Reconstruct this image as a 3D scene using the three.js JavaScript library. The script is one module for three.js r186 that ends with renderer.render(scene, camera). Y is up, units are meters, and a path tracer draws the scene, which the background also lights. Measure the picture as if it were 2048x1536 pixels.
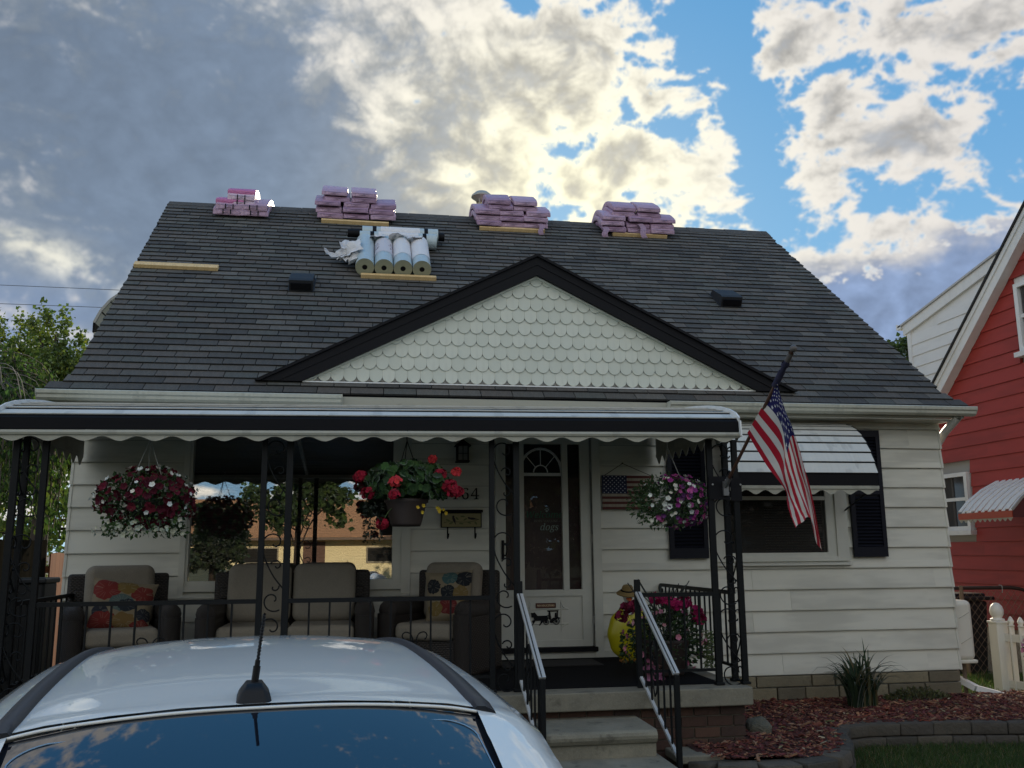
import * as THREE from 'three';
import { mergeGeometries, toCreasedNormals } from 'three/addons/utils/BufferGeometryUtils.js';
import { RoundedBoxGeometry } from 'three/addons/geometries/RoundedBoxGeometry.js';
import { TextGeometry } from 'three/addons/geometries/TextGeometry.js';
import { FontLoader } from 'three/addons/loaders/FontLoader.js';

// ===================== camera, sun, exposure =====================
const scene = new THREE.Scene();
const camera = new THREE.PerspectiveCamera(45.76, 1024 / 768, 0.1, 400);
{
  const yaw = 0.163, pitch = 0.181, roll = -0.008, c = Math.cos, s = Math.sin;
  const f = new THREE.Vector3(s(yaw) * c(pitch), s(pitch), -c(yaw) * c(pitch)), r0 = new THREE.Vector3(c(yaw), 0, s(yaw)), u0 = r0.clone().cross(f);
  const r = r0.clone().multiplyScalar(c(roll)).addScaledVector(u0, s(roll)), u = u0.clone().multiplyScalar(c(roll)).addScaledVector(r0, -s(roll));
  camera.quaternion.setFromRotationMatrix(new THREE.Matrix4().makeBasis(r, u, f.clone().negate()));
  camera.position.set(2.576, 1.743, 8.719);
}
const renderer = new THREE.WebGLRenderer({ antialias: true });
renderer.setSize(1024, 768);
renderer.toneMapping = THREE.LinearToneMapping;
renderer.toneMappingExposure = 1.18;
renderer.shadowMap.enabled = true;
const SUN_AZ = 12, SUN_EL = 20;                         // degrees from straight ahead (-z) to the right, and up
const sun = new THREE.DirectionalLight(new THREE.Color().setRGB(1, 0.84, 0.62), 3.6);
{
  const a = SUN_AZ * Math.PI / 180, e = SUN_EL * Math.PI / 180;
  sun.position.set(Math.sin(a) * Math.cos(e), Math.sin(e), -Math.cos(a) * Math.cos(e)).multiplyScalar(60);
  sun.castShadow = true; sun.shadow.radius = 2; sun.shadow.mapSize.set(2048, 2048);
  Object.assign(sun.shadow.camera, { left: -30, right: 30, top: 30, bottom: -30, near: 1, far: 140 });
  scene.add(sun);
}
// ---------- seeded noise ----------
function rng(seed) { let s = seed >>> 0; return () => { s = (s + 0x6D2B79F5) | 0; let t = Math.imul(s ^ (s >>> 15), 1 | s); t = (t + Math.imul(t ^ (t >>> 7), 61 | t)) ^ t; return ((t ^ (t >>> 14)) >>> 0) / 4294967296; }; }
const PERM = (() => { const r = rng(77), p = new Uint8Array(512), a = [...Array(256).keys()]; for (let i = 255; i > 0; i--) { const j = (r() * (i + 1)) | 0; [a[i], a[j]] = [a[j], a[i]]; } for (let i = 0; i < 512; i++) p[i] = a[i & 255]; return p; })();
function noise2(x, y) { return noise3(x, y, 3.71); }
const G3 = (() => { const r = rng(5), g = new Float32Array(256 * 3); for (let i = 0; i < 256; i++) { let a, b, c, l; do { a = r() * 2 - 1; b = r() * 2 - 1; c = r() * 2 - 1; l = Math.hypot(a, b, c); } while (l > 1 || l < 0.1); g[i * 3] = a / l; g[i * 3 + 1] = b / l; g[i * 3 + 2] = c / l; } return g; })();
function noise3(x, y, z) {
  const xi = Math.floor(x), yi = Math.floor(y), zi = Math.floor(z), fx = x - xi, fy = y - yi, fz = z - zi, X = xi & 255, Y = yi & 255, Z = zi & 255;
  const u = fx * fx * fx * (fx * (fx * 6 - 15) + 10), v = fy * fy * fy * (fy * (fy * 6 - 15) + 10), w = fz * fz * fz * (fz * (fz * 6 - 15) + 10);
  const A = PERM[X] + Y, B = PERM[X + 1] + Y, AA = PERM[A] + Z, AB = PERM[A + 1] + Z, BA = PERM[B] + Z, BB = PERM[B + 1] + Z;
  const g = (h, a, b, c) => { const k = PERM[h] * 3; return G3[k] * a + G3[k + 1] * b + G3[k + 2] * c; };
  const x1 = fx - 1, y1 = fy - 1, z1 = fz - 1;
  const a = lerp(lerp(g(AA, fx, fy, fz), g(BA, x1, fy, fz), u), lerp(g(AB, fx, y1, fz), g(BB, x1, y1, fz), u), v);
  const b = lerp(lerp(g(AA + 1, fx, fy, z1), g(BA + 1, x1, fy, z1), u), lerp(g(AB + 1, fx, y1, z1), g(BB + 1, x1, y1, z1), u), v);
  return 1.5 * lerp(a, b, w);
}
function fbm3(x, y, z, o, gain = 0.5) { let s = 0, a = 1, n = 0; for (let i = 0; i < o; i++) { s += a * noise3(x, y, z); n += a; a *= gain; x = x * 2.03 + 17.3; y = y * 2.03 - 9.1; z = z * 2.03 + 4.7; } return s / n; }
function billow3(x, y, z, o, gain = 0.5) { let s = 0, a = 1, n = 0; for (let i = 0; i < o; i++) { s += a * Math.abs(noise3(x, y, z)); n += a; a *= gain; x = x * 2.07 + 7.3; y = y * 2.07 - 19.1; z = z * 2.07 + 14.7; } return s / n; }
function fbm(x, y, o, gain = 0.5, lac = 2.03) { let s = 0, a = 1, n = 0; for (let i = 0; i < o; i++) { s += a * noise2(x, y); n += a; a *= gain; x = x * lac + 17.3; y = y * lac - 9.1; } return s / n; }
const clamp01 = (x) => (x < 0 ? 0 : x > 1 ? 1 : x), sstep = (a, b, x) => { const t = clamp01((x - a) / (b - a)); return t * t * (3 - 2 * t); }, lerp = (a, b, t) => a + (b - a) * t;

// ---------- the sky: broken evening cloud, the sun behind it beyond the roof ----------
const RAD = Math.PI / 180, SUN = sun.position.clone().normalize().toArray();
// cloud banks and openings: azimuth, elevation, half widths, strength (degrees)
const BANKS = [
  [-30, 24, 26, 16, 1.35], [-6, 26, 10, 9, 0.80], [-3, 17, 11, 6, 1.1], [7, 27, 5, 7, 0.50], [13.5, 30, 4.0, 3.6, 0.62], [17.2, 24.6, 4.6, 1.8, 0.42], [18, 22.4, 4.5, 1.6, 0.62], [16.5, 18.8, 6.5, 1.9, 0.55], [13, 15.0, 10, 2.4, 0.42], [19.6, 27.6, 1.6, 1.0, 0.42], [4, 14, 11, 4, 0.5], [22.4, 25.4, 1.0, 2.2, 0.35],
  [23.4, 17.6, 1.5, 1.2, 0.55], [24.6, 15.4, 2.4, 1.8, 0.55], [38, 33.5, 9, 3.8, 0.85], [30.2, 25.2, 2.4, 2.4, 0.62], [33.4, 22.9, 3.2, 1.5, 0.62], [36.6, 23.6, 2.2, 1.1, 0.45], [28.2, 29.4, 2.0, 1.5, 0.55], [29.4, 21.6, 1.6, 1.2, 0.30], [30.6, 19.4, 1.6, 1.1, 0.50], [36.0, 17.9, 3.2, 0.6, 0.42], [42, 21, 1.6, 1.8, 0.5], [41, 16.9, 5, 0.9, 0.6], [34.5, 29.2, 4, 1.5, 0.40], [25.8, 19.6, 0.7, 0.5, 0.4],
  [37, 10.5, 14, 5.2, 2.0], [27.5, 11.0, 4, 3.6, 0.8], [-18, 9, 16, 4, 0.5],
  [23.6, 33, 2.2, 2.6, -1.0], [24.8, 28.4, 1.0, 3.4, -0.75], [25.6, 23.6, 1.0, 3.4, -0.85], [26.6, 19.4, 1.2, 1.7, -0.75], [33.0, 20.0, 3.6, 0.8, -0.45], [37.8, 25.8, 1.6, 1.1, -0.5], [32.6, 27.6, 1.5, 0.8, -0.65], [20.4, 25.6, 1.7, 0.9, -0.55], [11.0, 20.6, 2.0, 0.8, -0.65], [13.4, 21.2, 1.6, 0.6, -0.45], [10.3, 32.8, 1.4, 0.9, -0.65], [39.0, 19.2, 3, 0.8, -0.5], [22.0, 20.0, 1.4, 0.7, -0.35], [17.5, 26.3, 1.4, 0.7, -0.35], [6.5, 23.2, 1.2, 0.7, -0.45], [29.5, 17.8, 2.0, 0.6, -0.4], [31.4, 21.0, 0.9, 0.6, -0.4],
];
function skyColor(dx, dy, dz, out) {
  const az = Math.atan2(dx, -dz) / RAD, el = Math.asin(Math.max(-1, Math.min(1, dy))) / RAD;
  const cs = dx * SUN[0] + dy * SUN[1] + dz * SUN[2], away = Math.acos(Math.max(-1, Math.min(1, cs))) / RAD;
  const glow = Math.exp(-(away * away) / (12 * 12)), wide = Math.exp(-(away * away) / (38 * 38));
  // clear air
  const h = Math.pow(1 - Math.max(0, dy), 3.2), r0 = lerp(0.050, 0.34, h), g0 = lerp(0.19, 0.52, h), b0 = lerp(0.46, 0.74, h);
  let R = r0 * 1.18 + glow * 0.12 + wide * 0.02, G = g0 * 1.26 + glow * 0.1 + wide * 0.04, B = b0 * 1.15 + glow * 0.05 + wide * 0.02;
  if (el > -2) {
    let bias = lerp(-0.14, 0.06, sstep(30, 90, away)) - 0.34 * sstep(35, 45, el) * sstep(110, 60, away) - 0.06 * sstep(40, 80, el);
    for (const [ba, be, wa, we, s] of BANKS) { let da = az - ba; if (da > 180) da -= 360; if (da < -180) da += 360; const q = (da * da) / (wa * wa) + ((el - be) * (el - be)) / (we * we); if (q < 9) bias += s * Math.exp(-q); }
    const qx = dx * 6.4, qy = dy * 9.4, qz = dz * 6.4;
    const wx = fbm3(qx * 1.3 + 3.1, qy * 1.3, qz * 1.3 - 1.7, 3), wy = fbm3(qx * 1.3 - 8.4, qy * 1.3 + 5.2, qz * 1.3, 3), ux = qx + 0.16 * wx, uy = qy + 0.16 * wy, uz = qz + 0.12 * wx;
    const big = fbm3(ux * 1.05 + 11, uy * 1.05, uz * 1.05 + 4, 3), n = fbm3(ux * 3.0, uy * 3.0, uz * 3.0, 8, 0.58), bill = billow3(ux * 4.2 + 5, uy * 4.2, uz * 4.2, 6, 0.62);
    const busy = lerp(0.75, 1.0, sstep(-6, 6, az)) + 0.22 * sstep(8, 16, az); const D = bias + busy * (0.50 * big + 0.95 * n + 1.5 * (0.235 - bill));
    // relief: the same field a little nearer to the sun
    const sx = (SUN[0] - dx * cs) * 0.16, sy = (SUN[1] - dy * cs) * 0.2, sz = (SUN[2] - dz * cs) * 0.16, sl = 0.10 / Math.max(0.05, Math.hypot(sx, sy, sz));
    const n2 = fbm3((ux + sx * sl * 1.2) * 3.0, (uy + sy * sl * 1.2) * 3.0, (uz + sz * sl * 1.2) * 3.0, 7, 0.58), bill2 = billow3((ux + sx * sl) * 4.2 + 5, (uy + sy * sl) * 4.2, (uz + sz * sl) * 4.2, 6, 0.62);
    const relief = (n - n2) * 1.5 + (bill2 - bill) * 1.6;
    const a = sstep(-0.17, 0.25, D), front = sstep(60, 130, away);
    const elN = el + 2.6 * n + 3.0 * big, lowR = sstep(19.0, 16.0, elN) * sstep(19, 31, az + 7 * n + 1.2 * (17 - el)) * sstep(80, 60, away), core = Math.max(lowR * sstep(0.15, 0.4, D), sstep(0.18, 0.98, D - relief * 0.55)), thick = sstep(0.55, 1.2, D);
    const silver = 0.60 + 0.34 * glow + 0.12 * wide;
    // lit rim and body of the cloud
    const lr = silver * 1.02, lg = silver * 0.975, lb = silver * lerp(0.92, 0.70, glow);
    const west = sstep(14, -8, az) * sstep(90, 60, away); let gr = lerp(lerp(0.38, 0.235, west), 0.58, glow), gg = lerp(lerp(0.375, 0.285, west), 0.55, glow), gb = lerp(lerp(0.37, 0.35, west), 0.44, glow);
    const t2 = thick * (1 - 0.5 * glow), low = Math.max(lowR * 1.25, sstep(17.5, 12, el) * sstep(8, 20, -az - 2));
    const w3 = 0.35 + 0.65 * west; gr = lerp(gr, 0.168, t2 * w3); gg = lerp(gg, 0.222, t2 * w3); gb = lerp(gb, 0.305, t2 * w3);
    gr = lerp(gr, 0.205, low * 0.75); gg = lerp(gg, 0.285, low * 0.75); gb = lerp(gb, 0.455, low * 0.75);
    const mod = 1 + (0.35 * big * thick + 0.22 * relief + 0.22 * n * thick) * (1 - 0.55 * west) - 0.16 * west * sstep(-4, -22, az) * sstep(16, 26, el);
    gr *= mod; gg *= mod; gb *= mod;
    let cr = lerp(lr, gr, core), cg = lerp(lg, gg, core), cb = lerp(lb, gb, core);
    const fl = 1.02 + 0.35 * relief - 0.2 * core;
    cr = lerp(cr, fl * 1.18, front); cg = lerp(cg, fl * 1.10, front); cb = lerp(cb, fl * 0.95, front);
    // light breaking under the left bank
    const slit = Math.exp(-(((az + 18.5) / 4.2) ** 2) - (((el - 16.6 + 0.28 * (az + 18.5)) / 1.1) ** 2)) * sstep(-0.15, 0.35, n + 0.7 * (0.3 - bill));
    cr += slit * 0.55; cg += slit * 0.48; cb += slit * 0.30;
    R = lerp(R, cr, a); G = lerp(G, cg, a); B = lerp(B, cb, a);
  }
  out[0] = R; out[1] = G; out[2] = B;
}
const SKY_GAIN = 1.0;
{
  const W = 4096, H = 2048, data = new Float32Array(W * H * 4), o = [0, 0, 0];
  for (let y = 0; y < H; y++) {
    const el = ((y + 0.5) / H - 0.5) * Math.PI, ce = Math.cos(el), se = Math.sin(el);
    // far from the frame the detail is not seen: every second direction there is enough
    for (let x = 0; x < W; x++) {
      const i = (y * W + x) * 4;
      if (el < -0.05) { data[i] = 0.16; data[i + 1] = 0.155; data[i + 2] = 0.14; data[i + 3] = 1; continue; }
      const a = ((x + 0.5) / W - 0.5) * 2 * Math.PI, dx = Math.cos(a) * ce, dz = Math.sin(a) * ce;
      const near = dz < -0.55 && el < 0.68;
      if (!near && (x & 1)) { const j = i - 4; data[i] = data[j]; data[i + 1] = data[j + 1]; data[i + 2] = data[j + 2]; data[i + 3] = 1; continue; }
      skyColor(dx, se, dz, o);
      data[i] = o[0] * SKY_GAIN; data[i + 1] = o[1] * SKY_GAIN; data[i + 2] = o[2] * SKY_GAIN; data[i + 3] = 1;
    }
  }
  const sky = new THREE.DataTexture(data, W, H, THREE.RGBAFormat, THREE.FloatType);
  sky.mapping = THREE.EquirectangularReflectionMapping; sky.magFilter = THREE.LinearFilter; sky.minFilter = THREE.LinearFilter; sky.needsUpdate = true;
  scene.background = sky; scene.environment = sky;
}

// ===================== helpers =====================
const V = (x, y, z) => new THREE.Vector3(x, y, z), TAU = Math.PI * 2;
const used = {};
function numbered(n) { const k = used[n] = (used[n] ?? -1) + 1; return k ? `${n}_${String(k).padStart(3, '0')}` : n; }
function plain(g) { if (g.index) g = g.toNonIndexed(); for (const k of Object.keys(g.attributes)) if (!['position', 'normal', 'uv', 'color'].includes(k)) g.deleteAttribute(k); if (!g.attributes.normal) g.computeVertexNormals(); if (!g.attributes.uv) g.setAttribute('uv', new THREE.BufferAttribute(new Float32Array(g.attributes.position.count * 2), 2)); return g; }
function merge(list) { list = list.map(plain); if (list.some((g) => g.attributes.color) && !list.every((g) => g.attributes.color)) for (const g of list) g.deleteAttribute('color'); return list.length === 1 ? list[0] : mergeGeometries(list); }
function mesh(name, g, m, parent = scene, ud) {
  const o = new THREE.Mesh(Array.isArray(g) ? merge(g) : g, m); o.name = parent === scene ? numbered(name) : name;
  o.castShadow = o.receiveShadow = true; parent.add(o); if (ud) Object.assign(o.userData, ud); return o;
}
const stuffPart = { kind: 'stuff' };
function tag(o, label, category, group) { o.userData.label = label; o.userData.category = category; if (group) o.userData.group = group; return o; }
function structure(o) { o.userData.kind = 'structure'; return o; }
function thing(name, label, category, at = [0, 0, 0], turn = 0, group) { const o = new THREE.Group(); o.name = numbered(name); scene.add(o); o.position.set(...at); o.rotation.y = turn; return tag(o, label, category, group); }
function part(name, parent, at = [0, 0, 0], turn = 0) { const o = new THREE.Group(); o.name = name; parent.add(o); o.position.set(...at); o.rotation.y = turn; return o; }
// geometry with uv in metres
function metreUV(g) { // box mapping by normal
  g = plain(g); const p = g.attributes.position, n = g.attributes.normal, u = g.attributes.uv;
  for (let i = 0; i < p.count; i++) { const ax = Math.abs(n.getX(i)), ay = Math.abs(n.getY(i)), az = Math.abs(n.getZ(i)); if (az >= ax && az >= ay) u.setXY(i, p.getX(i), p.getY(i)); else if (ax >= ay) u.setXY(i, p.getZ(i), p.getY(i)); else u.setXY(i, p.getX(i), p.getZ(i)); }
  return g;
}
function box(w, h, d, x = 0, y = 0, z = 0, rx = 0, ry = 0, rz = 0) { const g = metreUV(new THREE.BoxGeometry(w, h, d)); const r = (x * 7.31 + y * 3.17 + z * 5.7) % 1; const u = g.attributes.uv; for (let i = 0; i < u.count; i++) u.setXY(i, u.getX(i) + r, u.getY(i) + r * 1.7); if (rx) g.rotateX(rx); if (rz) g.rotateZ(rz); if (ry) g.rotateY(ry); return g.translate(x, y, z); }
const span = (x0, x1, y0, y1, z0, z1) => box(x1 - x0, y1 - y0, z1 - z0, (x0 + x1) / 2, (y0 + y1) / 2, (z0 + z1) / 2);
function rbox(w, h, d, r, x = 0, y = 0, z = 0, seg = 2) { return metreUV(new RoundedBoxGeometry(w, h, d, seg, Math.min(r, w / 2.01, h / 2.01, d / 2.01))).translate(x, y, z); }
function polyShape(pts) { const s = new THREE.Shape(); pts.forEach(([a, b], i) => (i ? s.lineTo(a, b) : s.moveTo(a, b))); return s; }
function prismX(pts, x0, x1) { // outline (z, y), run along x
  return plain(new THREE.ExtrudeGeometry(polyShape(pts.map(([z, y]) => [-z, y])), { depth: x1 - x0, bevelEnabled: false }).rotateY(Math.PI / 2).translate(x0, 0, 0));
}
function prismZ(pts, z0, z1) { return plain(new THREE.ExtrudeGeometry(polyShape(pts), { depth: z1 - z0, bevelEnabled: false }).translate(0, 0, z0)); }
function cyl(r0, r1, h, x, y, z, n = 12, rx = 0, rz = 0) { const g = new THREE.CylinderGeometry(r1, r0, h, n); if (rx) g.rotateX(rx); if (rz) g.rotateZ(rz); return plain(g.translate(x, y, z)); }
function tube(pts, r, n = 6, seg) { pts = pts.map((p) => (p.isVector3 ? p : V(...p))); const c = pts.length === 2 ? new THREE.LineCurve3(...pts) : new THREE.CatmullRomCurve3(pts); return plain(new THREE.TubeGeometry(c, seg ?? (pts.length === 2 ? 1 : pts.length * 3), r, n, false)); }
function bar(a, b, w, h) { // square bar from a to b, w across, h up
  a = V(...a); b = V(...b); const d = b.clone().sub(a), l = d.length(); d.normalize(); const g = metreUV(new THREE.BoxGeometry(w, h, l));
  const up = Math.abs(d.y) > 0.99 ? V(0, 0, 1) : V(0, 1, 0), x = up.clone().cross(d).normalize(), y = d.clone().cross(x);
  return g.applyMatrix4(new THREE.Matrix4().makeBasis(x, y, d).setPosition(a.add(b).multiplyScalar(0.5)));
}
function lathe(pts, n = 24) { return plain(new THREE.LatheGeometry(pts.map(([r, y]) => new THREE.Vector2(r, y)), n)); }
// many copies of a small geometry in one, with a colour each
function scatter(g, mats, cols) {
  g = plain(g); const n = mats.length, P = g.attributes.position.array, N = g.attributes.normal.array, U = g.attributes.uv.array, K = g.attributes.color?.array, k = P.length / 3;
  const p = new Float32Array(n * k * 3), q = new Float32Array(n * k * 3), u = new Float32Array(n * k * 2), c = cols ? new Float32Array(n * k * 3) : null, nm = new THREE.Matrix3();
  for (let i = 0; i < n; i++) {
    const e = mats[i].elements; nm.getNormalMatrix(mats[i]); const m = nm.elements;
    for (let j = 0; j < k; j++) {
      const x = P[j * 3], y = P[j * 3 + 1], z = P[j * 3 + 2], o = (i * k + j) * 3;
      p[o] = e[0] * x + e[4] * y + e[8] * z + e[12]; p[o + 1] = e[1] * x + e[5] * y + e[9] * z + e[13]; p[o + 2] = e[2] * x + e[6] * y + e[10] * z + e[14];
      const a = N[j * 3], b = N[j * 3 + 1], d = N[j * 3 + 2]; let nx = m[0] * a + m[3] * b + m[6] * d, ny = m[1] * a + m[4] * b + m[7] * d, nz = m[2] * a + m[5] * b + m[8] * d; const l = Math.hypot(nx, ny, nz) || 1;
      q[o] = nx / l; q[o + 1] = ny / l; q[o + 2] = nz / l; u[(i * k + j) * 2] = U[j * 2]; u[(i * k + j) * 2 + 1] = U[j * 2 + 1];
      if (c) for (let q = 0; q < 3; q++) c[o + q] = cols[i][q] * (K ? K[j * 3 + q] : 1);
    }
  }
  const r = new THREE.BufferGeometry(); r.setAttribute('position', new THREE.BufferAttribute(p, 3)); r.setAttribute('normal', new THREE.BufferAttribute(q, 3)); r.setAttribute('uv', new THREE.BufferAttribute(u, 2)); if (c) r.setAttribute('color', new THREE.BufferAttribute(c, 3));
  return r;
}
const _d = new THREE.Object3D();
function at(x, y, z, rx = 0, ry = 0, rz = 0, s = 1, sy, sz) { _d.position.set(x, y, z); _d.rotation.set(rx, ry, rz, 'YXZ'); _d.scale.set(s, sy ?? s, sz ?? s); _d.updateMatrix(); return _d.matrix.clone(); }
function facing(p, dir, roll, s) { // +y of the geometry along dir
  _d.position.copy(p); _d.quaternion.setFromUnitVectors(V(0, 1, 0), dir).multiply(new THREE.Quaternion().setFromAxisAngle(V(0, 1, 0), roll)); _d.scale.setScalar(s); _d.updateMatrix(); return _d.matrix.clone();
}
// ---------- textures ----------
function pn(x, y, per, seed) { // periodic value noise
  const xi = Math.floor(x), yi = Math.floor(y), fx = x - xi, fy = y - yi, w = (n) => ((n % per) + per) % per, h = (a, b) => PERM[(PERM[(w(a) + seed * 37) & 255] + w(b)) & 255] / 255;
  const u = fx * fx * (3 - 2 * fx), v = fy * fy * (3 - 2 * fy); return lerp(lerp(h(xi, yi), h(xi + 1, yi), u), lerp(h(xi, yi + 1), h(xi + 1, yi + 1), u), v);
}
function pf(x, y, per, seed, o = 4) { let s = 0, a = 1, n = 0; for (let i = 0; i < o; i++) { s += a * pn(x, y, per, seed + i); n += a; a *= 0.55; x *= 2; y *= 2; per *= 2; if (per > 256) break; } return s / n; }
const srgb = (v) => { v = clamp01(v); return v <= 0.0031308 ? 12.92 * v : 1.055 * Math.pow(v, 1 / 2.4) - 0.055; };
function tex(w, h, fn, { color = true, metres = 1, metresY } = {}) {
  const d = new Uint8Array(w * h * 4);
  for (let y = 0; y < h; y++) for (let x = 0; x < w; x++) { const c = fn((x + 0.5) / w, (y + 0.5) / h), i = (y * w + x) * 4; const t = typeof c === 'number' ? [c, c, c] : c; for (let k = 0; k < 3; k++) d[i + k] = Math.round(255 * (color ? srgb(t[k]) : clamp01(t[k]))); d[i + 3] = 255; }
  const t = new THREE.DataTexture(d, w, h); t.wrapS = t.wrapT = THREE.RepeatWrapping; t.magFilter = THREE.LinearFilter; t.minFilter = THREE.LinearMipmapLinearFilter; t.generateMipmaps = true; if (color) t.colorSpace = THREE.SRGBColorSpace; t.repeat.set(1 / metres, 1 / (metresY ?? metres)); t.needsUpdate = true; return t;
}
function canvasTex(w, h, draw) { const c = document.createElement('canvas'); c.width = w; c.height = h; draw(c.getContext('2d'), w, h); const t = new THREE.CanvasTexture(c); t.colorSpace = THREE.SRGBColorSpace; return t; }
function mat(c, r = 0.6, o = {}) { const { P, ...rest } = o; const m = P ? new THREE.MeshPhysicalMaterial({ roughness: r, ...rest }) : new THREE.MeshStandardMaterial({ roughness: r, ...rest }); m.color.setRGB(...c); return m; }

const T = {};
T.grime = tex(512, 512, (u, v) => { const a = pf(u * 4, v * 4, 4, 3, 5), b = pf(u * 24, v * 6, 24, 9, 3); return 0.90 + 0.10 * sstep(0.25, 0.6, a * 0.65 + b * 0.35); }, { metres: 1.7 });
T.dirt = tex(512, 512, (u, v) => { const a = pf(u * 6, v * 3, 6, 23, 5), b = pf(u * 40, v * 5, 40, 19, 3); return 0.80 + 0.20 * sstep(0.30, 0.62, a * 0.6 + b * 0.4); }, { metres: 2.1 });
T.speck = tex(512, 512, (u, v) => { const a = pn(u * 128, v * 128, 128, 1), b = pf(u * 8, v * 8, 8, 4, 4); return 0.45 + 0.40 * a + 0.35 * (b - 0.5) + 0.1; }, { metres: 0.35 });
T.speckB = tex(256, 256, (u, v) => pn(u * 128, v * 128, 128, 7), { color: false, metres: 0.25 });
T.wood = tex(256, 512, (u, v) => { const g = pf(u * 22 + 1.2 * pn(u * 3, v * 2, 4, 8), v * 2, 22, 5, 2), b = pf(u * 64, v * 4, 64, 2, 1); return [0.78 + 0.22 * g - 0.06 * b, 0.72 + 0.26 * g - 0.08 * b, 0.60 + 0.32 * g - 0.1 * b]; }, { metres: 0.12, metresY: 0.8 });
T.concrete = tex(512, 512, (u, v) => { const a = pf(u * 5, v * 5, 5, 2, 5), b = pn(u * 200, v * 200, 200, 6), c = sstep(0.62, 0.78, pf(u * 9, v * 9, 9, 11, 4)); const k = 0.45 + 0.55 * a + 0.16 * (b - 0.5) - 0.26 * c; return [k, k * 0.985, k * 0.94]; }, { metres: 0.9 });
T.concreteB = tex(512, 512, (u, v) => 0.6 * pf(u * 40, v * 40, 40, 2, 3) + 0.4 * pf(u * 6, v * 6, 6, 2, 3), { color: false, metres: 0.9 });
T.weave = tex(256, 256, (u, v) => { const r = Math.floor(v * 24), x = u * 10 + (r & 1) * 0.5, k = Math.sin((x % 1) * Math.PI), e = Math.sin(((v * 24) % 1) * Math.PI); return (0.25 + 0.75 * k) * (0.3 + 0.7 * e); }, { color: false, metres: 0.34 });
T.weaveC = tex(256, 256, (u, v) => { const r = Math.floor(v * 24), x = u * 10 + (r & 1) * 0.5, k = Math.sin((x % 1) * Math.PI), e = Math.sin(((v * 24) % 1) * Math.PI); return 0.15 + 0.85 * k * e; }, { metres: 0.34 });
T.cloth = tex(256, 256, (u, v) => 0.82 + 0.18 * pf(u * 64, v * 64, 64, 3, 1) - 0.12 * pf(u * 4, v * 4, 4, 6, 3) + 0.05, { metres: 0.3 });
T.brick = tex(256, 256, (u, v) => { const a = pf(u * 6, v * 6, 6, 2, 5), b = pn(u * 90, v * 90, 90, 3); const k = 0.5 + 0.4 * a + 0.2 * (b - 0.5); return [k, k * 0.92, k * 0.86]; }, { metres: 0.3 });
T.streak = tex(512, 256, (u, v) => { const a = pf(u * 3, v * 40, 40, 3, 2), b = sstep(0.60, 0.74, pf(u * 16, v * 8, 8, 12, 4)); return 0.90 + 0.10 * a - 0.16 * b; }, { metres: 2.3, metresY: 0.9 });
T.mulch = tex(512, 512, (u, v) => { const a = pf(u * 60, v * 24, 60, 2, 2), b = pf(u * 22, v * 60, 60, 8, 2); const k = 0.25 + 0.9 * Math.max(a, b) * Math.max(a, b); return [k, k * 0.9, k * 0.85]; }, { metres: 0.5 });
T.turf = tex(512, 512, (u, v) => { const a = pf(u * 80, v * 80, 80, 2, 2), b = pf(u * 7, v * 7, 7, 5, 4); return [0.35 + 0.5 * a * b + 0.15 * b, 0.35 + 0.65 * a, 0.3 + 0.3 * a]; }, { metres: 1.1 });
T.asphalt = tex(512, 512, (u, v) => 0.5 + 0.35 * pn(u * 170, v * 170, 170, 3) + 0.3 * (pf(u * 5, v * 5, 5, 6, 4) - 0.5), { metres: 1 });
T.wrinkle = tex(512, 512, (u, v) => { const a = pf(u * 5 + 2 * pn(u * 3, v * 3, 3, 4), v * 9, 10, 3, 3); return 1 - Math.abs(a * 2 - 1); }, { color: false, metres: 0.4 });

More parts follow.
